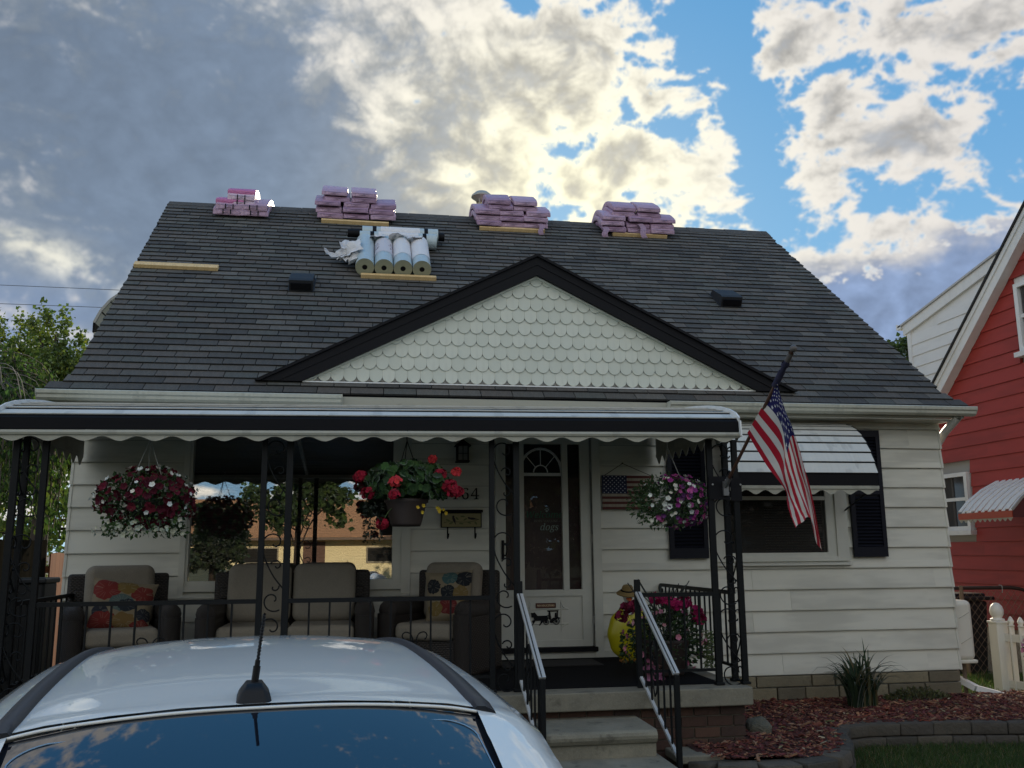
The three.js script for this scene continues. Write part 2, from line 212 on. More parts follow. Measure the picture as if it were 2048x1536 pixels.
const C = { // materials
  siding: mat([0.655, 0.645, 0.56], 0.5, { map: T.dirt }), trim: mat([0.58, 0.575, 0.505], 0.5, { map: T.grime }), scale: mat([0.60, 0.62, 0.535], 0.55, { map: T.dirt }),
  wallback: mat([0.35, 0.34, 0.31], 0.8), black: mat([0.006, 0.006, 0.008], 0.6, { P: 1, specularIntensity: 0.35 }), iron: mat([0.004, 0.005, 0.006], 0.5, { P: 1, specularIntensity: 0.45, bumpMap: T.speckB, bumpScale: 0.0006 }), shutter: mat([0.005, 0.006, 0.013], 0.55, { P: 1, specularIntensity: 0.5 }),
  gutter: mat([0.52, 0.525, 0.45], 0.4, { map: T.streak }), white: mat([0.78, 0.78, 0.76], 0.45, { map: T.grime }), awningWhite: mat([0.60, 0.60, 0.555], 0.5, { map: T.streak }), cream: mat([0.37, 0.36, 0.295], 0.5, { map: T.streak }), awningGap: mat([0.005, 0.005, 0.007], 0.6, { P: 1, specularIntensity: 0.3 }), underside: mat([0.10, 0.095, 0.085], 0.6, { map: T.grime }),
  concrete: mat([0.27, 0.255, 0.205], 0.9, { map: T.concrete, bumpMap: T.concreteB, bumpScale: 0.004 }), darkFloor: mat([0.008, 0.008, 0.009], 0.95, { P: 1, specularIntensity: 0.2 }), mortar: mat([0.13, 0.115, 0.09], 0.95, { map: T.concrete }),
  lumber: mat([0.80, 0.60, 0.33], 0.7, { map: T.wood }), wicker: mat([0.060, 0.048, 0.040], 0.5, { map: T.weaveC, bumpMap: T.weave, bumpScale: 0.006 }), cushion: mat([0.25, 0.22, 0.172], 0.95, { map: T.cloth }),
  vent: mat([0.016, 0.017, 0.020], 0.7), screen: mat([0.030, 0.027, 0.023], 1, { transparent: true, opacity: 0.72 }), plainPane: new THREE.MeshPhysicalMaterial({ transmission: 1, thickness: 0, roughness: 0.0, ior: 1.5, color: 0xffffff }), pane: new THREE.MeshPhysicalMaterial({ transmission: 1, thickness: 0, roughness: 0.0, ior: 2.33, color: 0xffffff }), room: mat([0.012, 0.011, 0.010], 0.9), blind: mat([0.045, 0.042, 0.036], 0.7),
  terracotta: mat([0.035, 0.023, 0.019], 0.6), wire: mat([0.35, 0.35, 0.33], 0.5), bark: mat([0.07, 0.055, 0.042], 0.95, { map: T.mulch }),
};
// ---------- leaves and flowers ----------
function leafGeo(l, w, bend = 0.15) { // pointed leaf from the origin along +y, folded on its midrib
  const p = [], f = (a) => p.push(...a), A = [0, 0, 0], T2 = [0, l, -bend * l], L = [-w / 2, l * 0.45, 0.12 * w], R = [w / 2, l * 0.45, 0.12 * w], M = [0, l * 0.5, -bend * 0.2 * l];
  for (const t of [[A, M, L], [A, R, M], [L, M, T2], [M, R, T2]]) t.forEach(f);
  const g = new THREE.BufferGeometry(); g.setAttribute('position', new THREE.BufferAttribute(new Float32Array(p), 3)); g.computeVertexNormals(); return plain(g);
}
function flowerGeo(n, r, cup) { // n round petals in a shallow trumpet opening along +y
  const p = [];
  for (let i = 0; i < n; i++) { const a = (i / n) * TAU, b = ((i + 1) / n) * TAU, m = (a + b) / 2, e = (t, k, y) => [Math.cos(t) * k, y, Math.sin(t) * k]; const O = [0, -cup * 0.6, 0], A = e(a, r * 0.82, 0), M1 = e(m - 0.22, r, cup * 0.25), M2 = e(m + 0.22, r, cup * 0.25), B2 = e(b, r * 0.82, 0); p.push(...O, ...M1, ...A, ...O, ...M2, ...M1, ...O, ...B2, ...M2); }
  const g = new THREE.BufferGeometry(); g.setAttribute('position', new THREE.BufferAttribute(new Float32Array(p), 3)); g.computeVertexNormals(); return plain(g);
}
const leafMat = (c = [1, 1, 1]) => mat(c, 0.92, { P: 1, vertexColors: true, transmission: 0.5, thickness: 0, ior: 1.35, side: THREE.DoubleSide });
const LEAF = leafMat(), PETAL = mat([1, 1, 1], 0.8, { P: 1, vertexColors: true, transmission: 0.2, thickness: 0, ior: 1.3, side: THREE.DoubleSide });
const jitter = (r, c, k) => { const a = 1 + (r() - 0.5) * k, b = (r() - 0.5) * k * 0.4; return [c[0] * a * (1 + b), c[1] * a, c[2] * a * (1 - b)]; };
function onSphere(r) { let x, y, z, l; do { x = r() * 2 - 1; y = r() * 2 - 1; z = r() * 2 - 1; l = x * x + y * y + z * z; } while (l > 1 || l < 0.01); l = Math.sqrt(l); return V(x / l, y / l, z / l); }
// ===================== ground =====================
{
  const r = rng(11);
  const soil = structure(mesh('ground', new THREE.PlaneGeometry(300, 300).rotateX(-Math.PI / 2).translate(0, -0.03, 0), mat([0.10, 0.11, 0.05], 1, { map: T.turf })));
  soil.geometry.attributes.uv.array.forEach((v, i, a) => { a[i] = v * 300; });
  structure(mesh('driveway', span(-1.1, 4.9, -0.02, 0.0, 2.0, 13.6), C.concrete));
  structure(mesh('sidewalk', [...Array(20).keys()].map((i) => span(-15 + i * 1.52, -15 + i * 1.52 + 1.5, -0.03, 0.006, 13.62, 15.1)), C.concrete));
  structure(mesh('road', span(-60, 60, -0.03, -0.015, 17.5, 25.5), mat([0.06, 0.06, 0.062], 0.9, { map: T.asphalt })));
  structure(mesh('side_yard_path', span(8.75, 11.3, -0.02, 0.004, -9, -2.7), C.concrete));
  // lawn with blades where the photograph shows it
  const lawn = structure(mesh('lawn', span(4.95, 16, -0.02, 0.09, 1.2, 13.6), mat([0.055, 0.075, 0.022], 1, { map: T.turf })));
  const side = structure(mesh('side_lawn', span(8.62, 11.5, -0.02, 0.085, -2.7, 1.19), mat([0.09, 0.12, 0.03], 1, { map: T.turf })));
  const blade = leafGeo(1, 0.09, 0.35), ms = [], cs = [];
  const put = (x, z, h) => { ms.push(at(x, 0.085, z, (r() - 0.5) * 0.9, r() * TAU, (r() - 0.5) * 0.9, h)); cs.push(jitter(r, r() < 0.12 ? [0.20, 0.17, 0.07] : [0.060, 0.115, 0.020], 0.8)); };
  for (let i = 0; i < 42000; i++) { const x = 5.2 + r() * 4.4, z = 1.28 + Math.pow(r(), 1.3) * 2.0; if (x < 6.5 && z < 2.72 - Math.max(0, x - 5.4) * 1.0) continue; put(x, z, 0.035 + 0.045 * r()); }
  for (let i = 0; i < 6000; i++) { const x = 8.7 + r() * 2.6, z = -2.4 + r() * 3.2; put(x, z, 0.05 + 0.07 * r()); }
  tag(mesh('grass', scatter(blade, ms, cs), LEAF), 'short green grass growing on the lawn before the stone edging', 'grass').userData.kind = 'stuff';
}
// ===================== the house =====================
const house = thing('bungalow', 'white sided bungalow with a dark shingle roof and a scalloped front gable', 'house');
const RZ = -4.07, RY = 6.615, EZ = 0.30, EY = 3.17, RL = Math.hypot(RY - EY, EZ - RZ), SA = Math.atan2(RY - EY, EZ - RZ); // ridge, eave, slope length and angle
const onRoof = (x, s, n = 0) => V(x, EY + s * Math.sin(SA) + n * Math.cos(SA), EZ - s * Math.cos(SA) + n * Math.sin(SA)); // s up the slope, n off it
const roofBasis = new THREE.Matrix4().makeBasis(V(1, 0, 0), V(0, Math.sin(SA), -Math.cos(SA)), V(0, Math.cos(SA), Math.sin(SA))); // x along, y up the slope, z off it
const putOnRoof = (g, x, s, n = 0) => g.applyMatrix4(new THREE.Matrix4().copy(roofBasis).setPosition(onRoof(x, s, n)));
const roofLeft = (s) => -0.05 - 0.16 * Math.pow(Math.max(0, s) / 5.47, 1.3), roofRight = (s) => 8.62 + 0.12 * Math.max(0, s) / 5.5;
const HW = 8.58, HD = -8.14, SB = 0.5276, EXPO = 0.2032; // width, rear wall, siding bottom, course
const GC = 4.245, GK = 0.498, GT = 4.63; // gable: centre, slope, top
{
  // walls with openings
  const sh = polyShape([[0.02, 0.1], [HW - 0.02, 0.1], [HW - 0.02, 3.1], [0.02, 3.1]]);
  for (const [a, b, c, d] of [[0.985, 3.0, 1.42, 2.9], [3.87, 4.79, 0.80, 2.86], [6.10, 7.33, 1.66, 2.60]]) { const h = new THREE.Path(); h.moveTo(a, c); h.lineTo(b, c); h.lineTo(b, d); h.lineTo(a, d); h.lineTo(a, c); sh.holes.push(h); }
  mesh('wall', new THREE.ExtrudeGeometry(sh, { depth: 0.10, bevelEnabled: false }).translate(0, 0, -0.125), C.wallback, house);
  const gable = [[-0.03, 0.1], [-0.03, 3.05], [RZ, RY - 0.08], [HD, 3.05], [HD, 0.1]];
  mesh('wall', prismX(gable, 0.0, 0.12), C.siding, house); mesh('wall', prismX(gable, HW - 0.12, HW), C.siding, house);
  mesh('wall', span(0.12, HW - 0.12, 0.1, 3.05, HD, HD + 0.12), C.siding, house);
  // rooms behind the openings: dark floor, ceiling and back wall
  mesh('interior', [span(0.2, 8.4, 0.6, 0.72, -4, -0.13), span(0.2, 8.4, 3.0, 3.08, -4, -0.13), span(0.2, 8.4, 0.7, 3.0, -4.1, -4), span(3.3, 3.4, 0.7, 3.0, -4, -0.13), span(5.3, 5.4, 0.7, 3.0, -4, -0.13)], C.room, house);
  // siding, board by board
  const open = [[0.962, 3.03, 1.335, 3.2], [3.872, 4.872, 0.0, 3.2], [5.995, 7.455, 1.615, 2.62]];
  const r = rng(3);
  const board = (x0, x1, y0, y1, yb) => { if (x1 - x0 < 0.03 || y1 - y0 < 0.01) return; if (x1 - x0 > 2.6) { const m = lerp(x0 + 0.6, x1 - 0.6, r()); board(x0, m - 0.0012, y0, y1, yb); board(m + 0.0012, x1, y0, y1, yb); return; } const f = (y) => 0.006 - 0.02 * (y - yb) / EXPO; const pts = y0 <= yb + 1e-4 ? [[-0.022, y0 + 0.004], [f(y0) + 0.004, y0], [f(y0) + 0.004, y0 + 0.012], [f(y1), y1], [-0.022, y1]] : [[-0.022, y0], [f(y0), y0], [f(y1), y1], [-0.022, y1]]; const g = prismX(pts, x0, x1), dx = r(), dy = r(), u = g.attributes.uv; for (let i = 0; i < u.count; i++) u.setXY(i, u.getX(i) + dx, u.getY(i) + dy); mesh('siding_board', g, C.siding, house); };
  for (let k = 0; k < 13; k++) {
    const y0 = SB + k * EXPO, y1 = Math.min(y0 + EXPO - 0.003, 3.0);
    const cuts = [...new Set([y0, y1, ...open.flatMap((o) => [o[2], o[3]]).filter((y) => y > y0 + 0.005 && y < y1 - 0.005)])].sort((a, b) => a - b);
    for (let c = 0; c + 1 < cuts.length; c++) {
      const a = cuts[c], b = cuts[c + 1], m = (a + b) / 2; let x = 0.0;
      for (const o of open.filter((q) => q[2] < m && q[3] > m)) { board(x, o[0], a, b, y0); x = o[1]; }
      board(x, HW, a, b, y0);
    }
    for (const x of [-0.004, HW + 0.004]) mesh('corner_cap', prismX([[-0.05, y0 + 0.002], [0.016, y0 - 0.002], [0.016, y0 + 0.01], [-0.006, y1], [-0.05, y1]], x - 0.012, x + 0.012), C.siding, house);
  }
  mesh('frieze_board', span(0, HW, 2.965, 3.032, -0.02, 0.022), C.trim, house);
  mesh('foundation_wall', span(0.01, HW - 0.01, -0.2, SB, -0.2, -0.035), C.mortar, house);
  // foundation stones
  const stone = [mat([0.26, 0.23, 0.16], 0.9, { map: T.concrete, bumpMap: T.concreteB, bumpScale: 0.006 }), mat([0.20, 0.175, 0.125], 0.9, { map: T.concrete, bumpMap: T.concreteB, bumpScale: 0.006 }), mat([0.30, 0.26, 0.175], 0.9, { map: T.concrete, bumpMap: T.concreteB, bumpScale: 0.006 })];
  for (const [y0, y1] of [[0.02, 0.155], [0.165, 0.285], [0.295, 0.405], [0.415, 0.515]]) for (let x = 5.5 + r() * 0.1; x < HW - 0.02;) { let w = 0.22 + r() * 0.42; if (x + w > HW - 0.15) w = HW - 0.005 - x; mesh('foundation_stone', rbox(w - 0.012, y1 - y0, 0.05, 0.008, x + w / 2, (y0 + y1) / 2, -0.018 + r() * 0.008), stone[(r() * 3) | 0], house); x += w; }

  // ---------- roof ----------
  const roof = part('roof', house);
  mesh('roof_deck', prismX([[EZ - 0.01, EY - 0.012], [RZ, RY - 0.012], [HD - 0.3, 3.13], [HD - 0.3, 3.03], [RZ, RY - 0.13], [EZ - 0.01, EY - 0.11]], 0.0, 8.6), C.black, roof);
  for (const L of [1, 0]) { const e = L ? roofLeft : roofRight, g = new THREE.BufferGeometry(), p = []; // rake edges, tapering as they rise
    const q = (s, n, dx) => { const v = onRoof(e(s) + dx, s, n); return [v.x, v.y, v.z]; }, d = L ? 0.25 : -0.25;
    for (const [a, b] of [[0, 2.8], [2.8, RL]]) for (const t of [[q(a, -0.012, 0), q(b, -0.012, 0), q(b, -0.14, 0), q(a, -0.14, 0)], [q(a, -0.012, 0), q(b, -0.012, 0), q(b, -0.012, d), q(a, -0.012, d)], [q(a, -0.14, 0), q(b, -0.14, 0), q(b, -0.14, d), q(a, -0.14, d)]]) p.push(...t[0], ...t[1], ...t[2], ...t[0], ...t[2], ...t[3]);
    g.setAttribute('position', new THREE.BufferAttribute(new Float32Array(p), 3)); mesh('rake_edge', g, C.black, roof); }
  // shingles: each tab a wedge; the nearest 300 are single, the rest one mass
  const tones = [[0.132, 0.125, 0.112], [0.104, 0.099, 0.091], [0.160, 0.151, 0.134], [0.138, 0.123, 0.108], [0.090, 0.087, 0.082], [0.122, 0.123, 0.110]];
  const E2 = RL / 41, wedge = (() => { const g = prismX([[0, 0], [0, 0.019], [E2 * 1.12, 0.002], [E2 * 1.12, 0]].map(([s, n]) => [n, s]), -0.5, 0.5); const q = metreUV(g), nn = q.attributes.normal, cc = new Float32Array(nn.count * 3); for (let i = 0; i < nn.count; i++) cc.fill(nn.getY(i) < -0.7 ? 0.28 : 1, i * 3, i * 3 + 3); q.setAttribute('color', new THREE.BufferAttribute(cc, 3)); return q; })(); // x across, y up the slope, z off it; butts dark as cut asphalt, with course shade painted in
  const rr = rng(21), tabs = [];
  for (let k = 0; k < 41; k++) {
    const s = k * E2, l = roofLeft(s) - (k === 0 ? 0.15 : k === 1 ? 0.03 : 0), rt = roofRight(s) + (k === 0 ? 0.12 : k === 1 ? 0.03 : 0);
    for (let x = -0.6 + (k & 1 ? 0.15 : 0) + (k % 4 > 1 ? 0.05 : 0); x < 9; x += 0.305) {
      const a = Math.max(l, x), b = Math.min(rt, x + 0.297); if (b - a < 0.03) continue;
      const p = onRoof((a + b) / 2, s + 0.07), gy = GT - Math.abs(p.x - GC) * GK; // under the front gable
      if (p.z < 0.1 && p.y < gy - 0.12) continue;
      if (p.z >= 0.0 && p.z < 0.12 && p.y < gy - 0.05 && s > 0.30) continue;
      tabs.push({ a, b, s: s + (rr() - 0.5) * 0.006, lift: rr() * 0.0025, p, t: (rr() * 6) | 0, j: 0.86 + rr() * 0.3, d: p.distanceTo(camera.position) });
    }
  }
  tabs.sort((m, n) => m.d - n.d);
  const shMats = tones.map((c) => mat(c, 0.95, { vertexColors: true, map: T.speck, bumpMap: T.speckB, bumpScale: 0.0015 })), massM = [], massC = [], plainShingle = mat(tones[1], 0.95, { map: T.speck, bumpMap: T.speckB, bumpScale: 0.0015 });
  tabs.forEach((t, i) => {
    const m = new THREE.Matrix4().copy(roofBasis).setPosition(onRoof((t.a + t.b) / 2, t.s, t.lift - 0.004)).multiply(new THREE.Matrix4().makeScale(t.b - t.a, 1, 1));
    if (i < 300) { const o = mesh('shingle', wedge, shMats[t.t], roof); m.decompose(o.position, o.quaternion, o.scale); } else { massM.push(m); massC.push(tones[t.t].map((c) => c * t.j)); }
  });
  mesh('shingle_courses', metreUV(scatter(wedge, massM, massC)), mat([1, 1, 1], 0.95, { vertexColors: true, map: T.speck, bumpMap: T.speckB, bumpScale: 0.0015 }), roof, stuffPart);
  for (let x = -0.2; x < 8.7; x += 0.305) { const g = prismX([[RZ + 0.16, RY - 0.115], [RZ, RY + 0.018], [RZ - 0.16, RY - 0.115], [RZ - 0.16, RY - 0.127], [RZ, RY + 0.004], [RZ + 0.16, RY - 0.127]], x, Math.min(8.74, x + 0.300)); g.translate(0, rr() * 0.006, 0); mesh('ridge_shingle', metreUV(g), plainShingle, roof); }
  // roof vents
  for (const x of [1.83, 7.03]) { const v = part('roof_vent', roof); const g = prismX([[0, 0], [0.125, 0.02], [0.125, 0.08], [0.08, 0.36], [0, 0.40]].map(([n, s]) => [n, s]), -0.135, 0.135); mesh('hood', putOnRoof(g, x, 2.44, 0.01), C.vent, v); mesh('flange', putOnRoof(box(0.30, 0.42, 0.006, 0, 0.20, 0.008), x, 2.44, 0.006), C.vent, v); mesh('screen', putOnRoof(box(0.23, 0.02, 0.075, 0, -0.002, 0.062), x, 2.44, 0.01), C.black, v); }

  // ---------- front gable ----------
  const gb = part('gable', house), gz = 0.10, by = 3.328;
  mesh('gable_face', prismZ([[GC - 2.32, by - 0.08], [GC + 2.32, by - 0.08], [GC, GT - 0.1]], gz - 0.06, gz - 0.01), C.wallback, gb);
  { // two gable roof planes running back into the main roof
    const zb = (y) => EZ - (y - EY) / Math.tan(SA) - 0.1, p = [];
    for (const s of [-1, 1]) { const f = (dx, y, z) => [GC + s * dx, y, z], hw = (GT - by + 0.02) / GK; const A = f(0, GT + 0.012, gz + 0.10), B = f(hw, by - 0.0, gz + 0.10), D = f(hw, by, zb(by)), E = f(0, GT + 0.012, zb(GT)); p.push(...A, ...B, ...D, ...A, ...D, ...E); }
    const g = new THREE.BufferGeometry(); g.setAttribute('position', new THREE.BufferAttribute(new Float32Array(p), 3)); mesh('gable_roof', metreUV(g), plainShingle, gb);
  }
  for (const s of [-1, 1]) {
    const hw = (GT - 3.312) / GK, t = 0.193, q = (dx, y) => [GC + s * dx, y];
    mesh('rake_board', prismZ([q(0, GT), q(hw, 3.312), q(hw - t / GK, 3.312), q(0, GT - t)], gz + 0.02, gz + 0.075), C.black, gb);
    mesh('rake_cap', prismZ([q(0, GT + 0.022), q(hw + 0.03, 3.312), q(hw - 0.02, 3.312), q(0, GT - 0.006)], gz - 0.02, gz + 0.10), C.black, gb);
    mesh('rake_lip', prismZ([q(0, GT - 0.075), q(hw - 0.075 / GK, 3.313), q(hw - 0.092 / GK, 3.313), q(0, GT - 0.092)], gz + 0.070, gz + 0.083), C.black, gb);
    mesh('rake_trim', prismZ([q(0, GT - t - 0.002), q(hw - t / GK - 0.004, 3.315), q(hw - t / GK - 0.036, 3.315), q(0, GT - t - 0.018)], gz - 0.005, gz + 0.03), C.scale, gb);
  }
  mesh('drip_edge', span(GC - 2.245, GC + 2.245, 3.310, 3.322, gz - 0.05, gz + 0.045), C.white, gb);
  // fish-scale shingles
  const sc = new THREE.Shape(); sc.moveTo(-0.0585, 0.155); sc.lineTo(-0.0585, 0.0585); for (let i = 0; i <= 12; i++) { const a = Math.PI + (i / 12) * Math.PI; sc.lineTo(Math.cos(a) * 0.0585, 0.0585 + Math.sin(a) * 0.0585); } sc.lineTo(0.0585, 0.155); sc.closePath();
  const scg = plain(new THREE.ExtrudeGeometry(sc, { depth: 0.006, bevelEnabled: true, bevelSize: 0.0015, bevelThickness: 0.0015, bevelSegments: 1, curveSegments: 6 })), scm = [C.scale, mat([0.55, 0.575, 0.495], 0.55, { map: T.grime }), mat([0.57, 0.595, 0.515], 0.55, { map: T.grime })];
  for (let k = 0; k < 9; k++) for (let i = -20; i <= 20; i++) {
    const x = GC + (i + (k & 1 ? 0.5 : 0)) * 0.1205, y = by + 0.002 + k * 0.1255, top = GT - 0.2 - Math.abs(x - GC) * GK; if (y + 0.02 > top + 0.015) continue;
    const o = mesh('scale_shingle', scg, scm[(rr() * 3) | 0], gb); o.position.set(x, y, gz + 0.002 + rr() * 0.002); o.rotation.x = -0.10; if (y + 0.15 > top + 0.12) o.scale.y = Math.max(0.35, Math.min(1, (top + 0.12 - y) / 0.155));
  }

  // ---------- eaves and gutters ----------
  mesh('soffit', span(-0.04, 8.62, 3.032, 3.045, 0.0, 0.285), C.trim, house);
  mesh('fascia', span(-0.12, 8.68, 3.046, 3.150, 0.292, 0.304), C.cream, house);
  const gut = [[0.307, 3.065], [0.36, 3.065], [0.385, 3.085], [0.39, 3.11], [0.405, 3.122], [0.41, 3.150], [0.402, 3.156], [0.396, 3.150], [0.392, 3.128], [0.376, 3.112], [0.37, 3.09], [0.355, 3.072], [0.312, 3.072], [0.312, 3.15], [0.307, 3.15]];
  for (const [a, b, seam] of [[-0.236, 2.374, [0.0]], [5.496, 8.764, [7.1, 8.32]]]) { mesh('gutter', prismX(gut, a, b), C.gutter, house); for (const x of [a, b]) mesh('gutter_end_cap', prismX([[0.29, 3.064], [0.36, 3.064], [0.386, 3.085], [0.408, 3.122], [0.412, 3.156], [0.29, 3.156]], x - 0.003, x + 0.003), C.gutter, house); for (const x of seam) mesh('gutter_seam', prismX(gut.map(([z, y]) => [z + (z > 0.3 ? 0.0025 : 0), y - 0.001]), x, x + 0.025), C.gutter, house); }
  { const bent = []; for (let i = 0; i < 12; i++) { const x = 2.5 + i * 0.17; bent.push(box(0.172, 0.012, 0.05, x, 3.052 + 0.022 * Math.sin((i / 11) * Math.PI), 0.32, 0.2, 0, 0.13 * Math.cos((i / 11) * Math.PI))); } mesh('bent_flashing', bent, C.cream, house); }
  // downspout with an elbow at the corner and an extension across the bed
  mesh('downspout', [tube([[8.60, 3.06, 0.33], [8.63, 3.0, 0.16], [8.66, 2.93, -0.02], [8.675, 2.84, -0.16], [8.665, 2.6, -0.50], [8.655, 1.0, -0.52], [8.66, 0.40, -0.52]], 0.042, 8, 40)], C.white, house);
}
{
  const g = [bar([8.64, 0.45, -0.30], [8.78, 0.33, -0.06], 0.075, 0.055), bar([8.78, 0.33, -0.06], [9.5, 0.13, 0.36], 0.075, 0.055)];
  tag(mesh('downspout_extension', g, C.white), 'white downspout extension slanting from the house corner over the mulch', 'drain pipe');
}
// ---------- windows and doors of the house ----------
function blinds(x0, x1, y0, y1, z, parent) { const g = []; for (let y = y0; y < y1; y += 0.026) g.push(box(x1 - x0, 0.024, 0.002, (x0 + x1) / 2, y, z, 0.5)); mesh('blind', g, C.blind, parent, stuffPart); }
{ // picture window
  const w = part('picture_window', house);
  const F = (a, b, c, d, z0, z1) => span(a, b, c, d, z0, z1);
  mesh('casing', [F(0.962, 1.012, 1.34, 2.93, -0.03, 0.026), F(2.945, 3.03, 1.34, 2.93, -0.03, 0.026), F(1.012, 2.945, 1.40, 1.45, -0.03, 0.022)], C.trim, w);
  mesh('frame', [F(1.012, 1.036, 1.45, 2.93, -0.08, 0.012), F(2.862, 2.945, 1.45, 2.93, -0.08, 0.010), F(1.036, 2.862, 1.45, 1.492, -0.08, 0.010)], C.trim, w);
  mesh('sill', prismX([[-0.03, 1.34], [0.045, 1.335], [0.05, 1.35], [-0.03, 1.398]], 0.962, 3.03), C.trim, w);
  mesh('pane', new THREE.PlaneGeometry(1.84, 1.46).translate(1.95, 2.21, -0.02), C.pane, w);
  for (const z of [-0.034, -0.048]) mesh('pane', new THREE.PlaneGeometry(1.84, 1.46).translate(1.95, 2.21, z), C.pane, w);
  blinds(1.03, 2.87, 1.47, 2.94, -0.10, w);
}
{ // side window with shutters
  const w = part('bedroom_window', house);
  mesh('casing', [span(5.995, 6.10, 1.615, 2.62, -0.03, 0.026), span(7.33, 7.455, 1.615, 2.62, -0.03, 0.026), span(6.10, 7.33, 1.615, 1.66, -0.03, 0.024)], C.trim, w);
  mesh('sill', prismX([[-0.02, 1.575], [0.05, 1.575], [0.05, 1.59], [-0.02, 1.613]], 5.98, 7.47), C.trim, w);
  mesh('frame', [span(6.10, 6.19, 1.66, 2.62, -0.08, 0.008), span(7.235, 7.33, 1.66, 2.62, -0.08, 0.008), span(6.19, 7.235, 1.66, 1.70, -0.08, 0.008), span(6.19, 7.235, 2.225, 2.262, -0.06, 0.004)], C.trim, w);
  mesh('pane', new THREE.PlaneGeometry(1.06, 0.94).translate(6.71, 2.15, -0.02), C.plainPane, w); mesh('reflection_dimmer', new THREE.PlaneGeometry(1.06, 0.56).translate(6.71, 1.96, -0.012), C.screen, w); mesh('reflection_dimmer', new THREE.PlaneGeometry(1.06, 0.36).translate(6.71, 2.44, -0.012), C.screen, w);  // dark see-through sheets added before the pane to dim its mirrored sky
  blinds(6.15, 7.28, 1.68, 2.6, -0.10, w);
  for (const [x0, x1] of [[5.56, 5.955], [7.50, 7.87]]) {
    const s = part('shutter', house); const y0 = 1.652, y1 = 2.945, f = 0.045;
    mesh('shutter_frame', [span(x0, x0 + f, y0, y1, 0.012, 0.045), span(x1 - f, x1, y0, y1, 0.012, 0.045), span(x0 + f, x1 - f, y0, y0 + 0.10, 0.012, 0.045), span(x0 + f, x1 - f, y1 - 0.07, y1, 0.012, 0.045), span(x0 + f, x1 - f, 2.28, 2.34, 0.012, 0.044)], C.shutter, s);
    mesh('shutter_back', span(x0 + 0.01, x1 - 0.01, y0 + 0.01, y1 - 0.01, 0.009, 0.02), C.shutter, s);
    const l = []; for (let y = y0 + 0.115; y < y1 - 0.08; y += 0.034) if (y < 2.27 || y > 2.35) l.push(box(x1 - x0 - 2 * f, 0.006, 0.032, (x0 + x1) / 2, y, 0.030, 0.75)); mesh('louvers', l, C.shutter, s, stuffPart);
  }
}
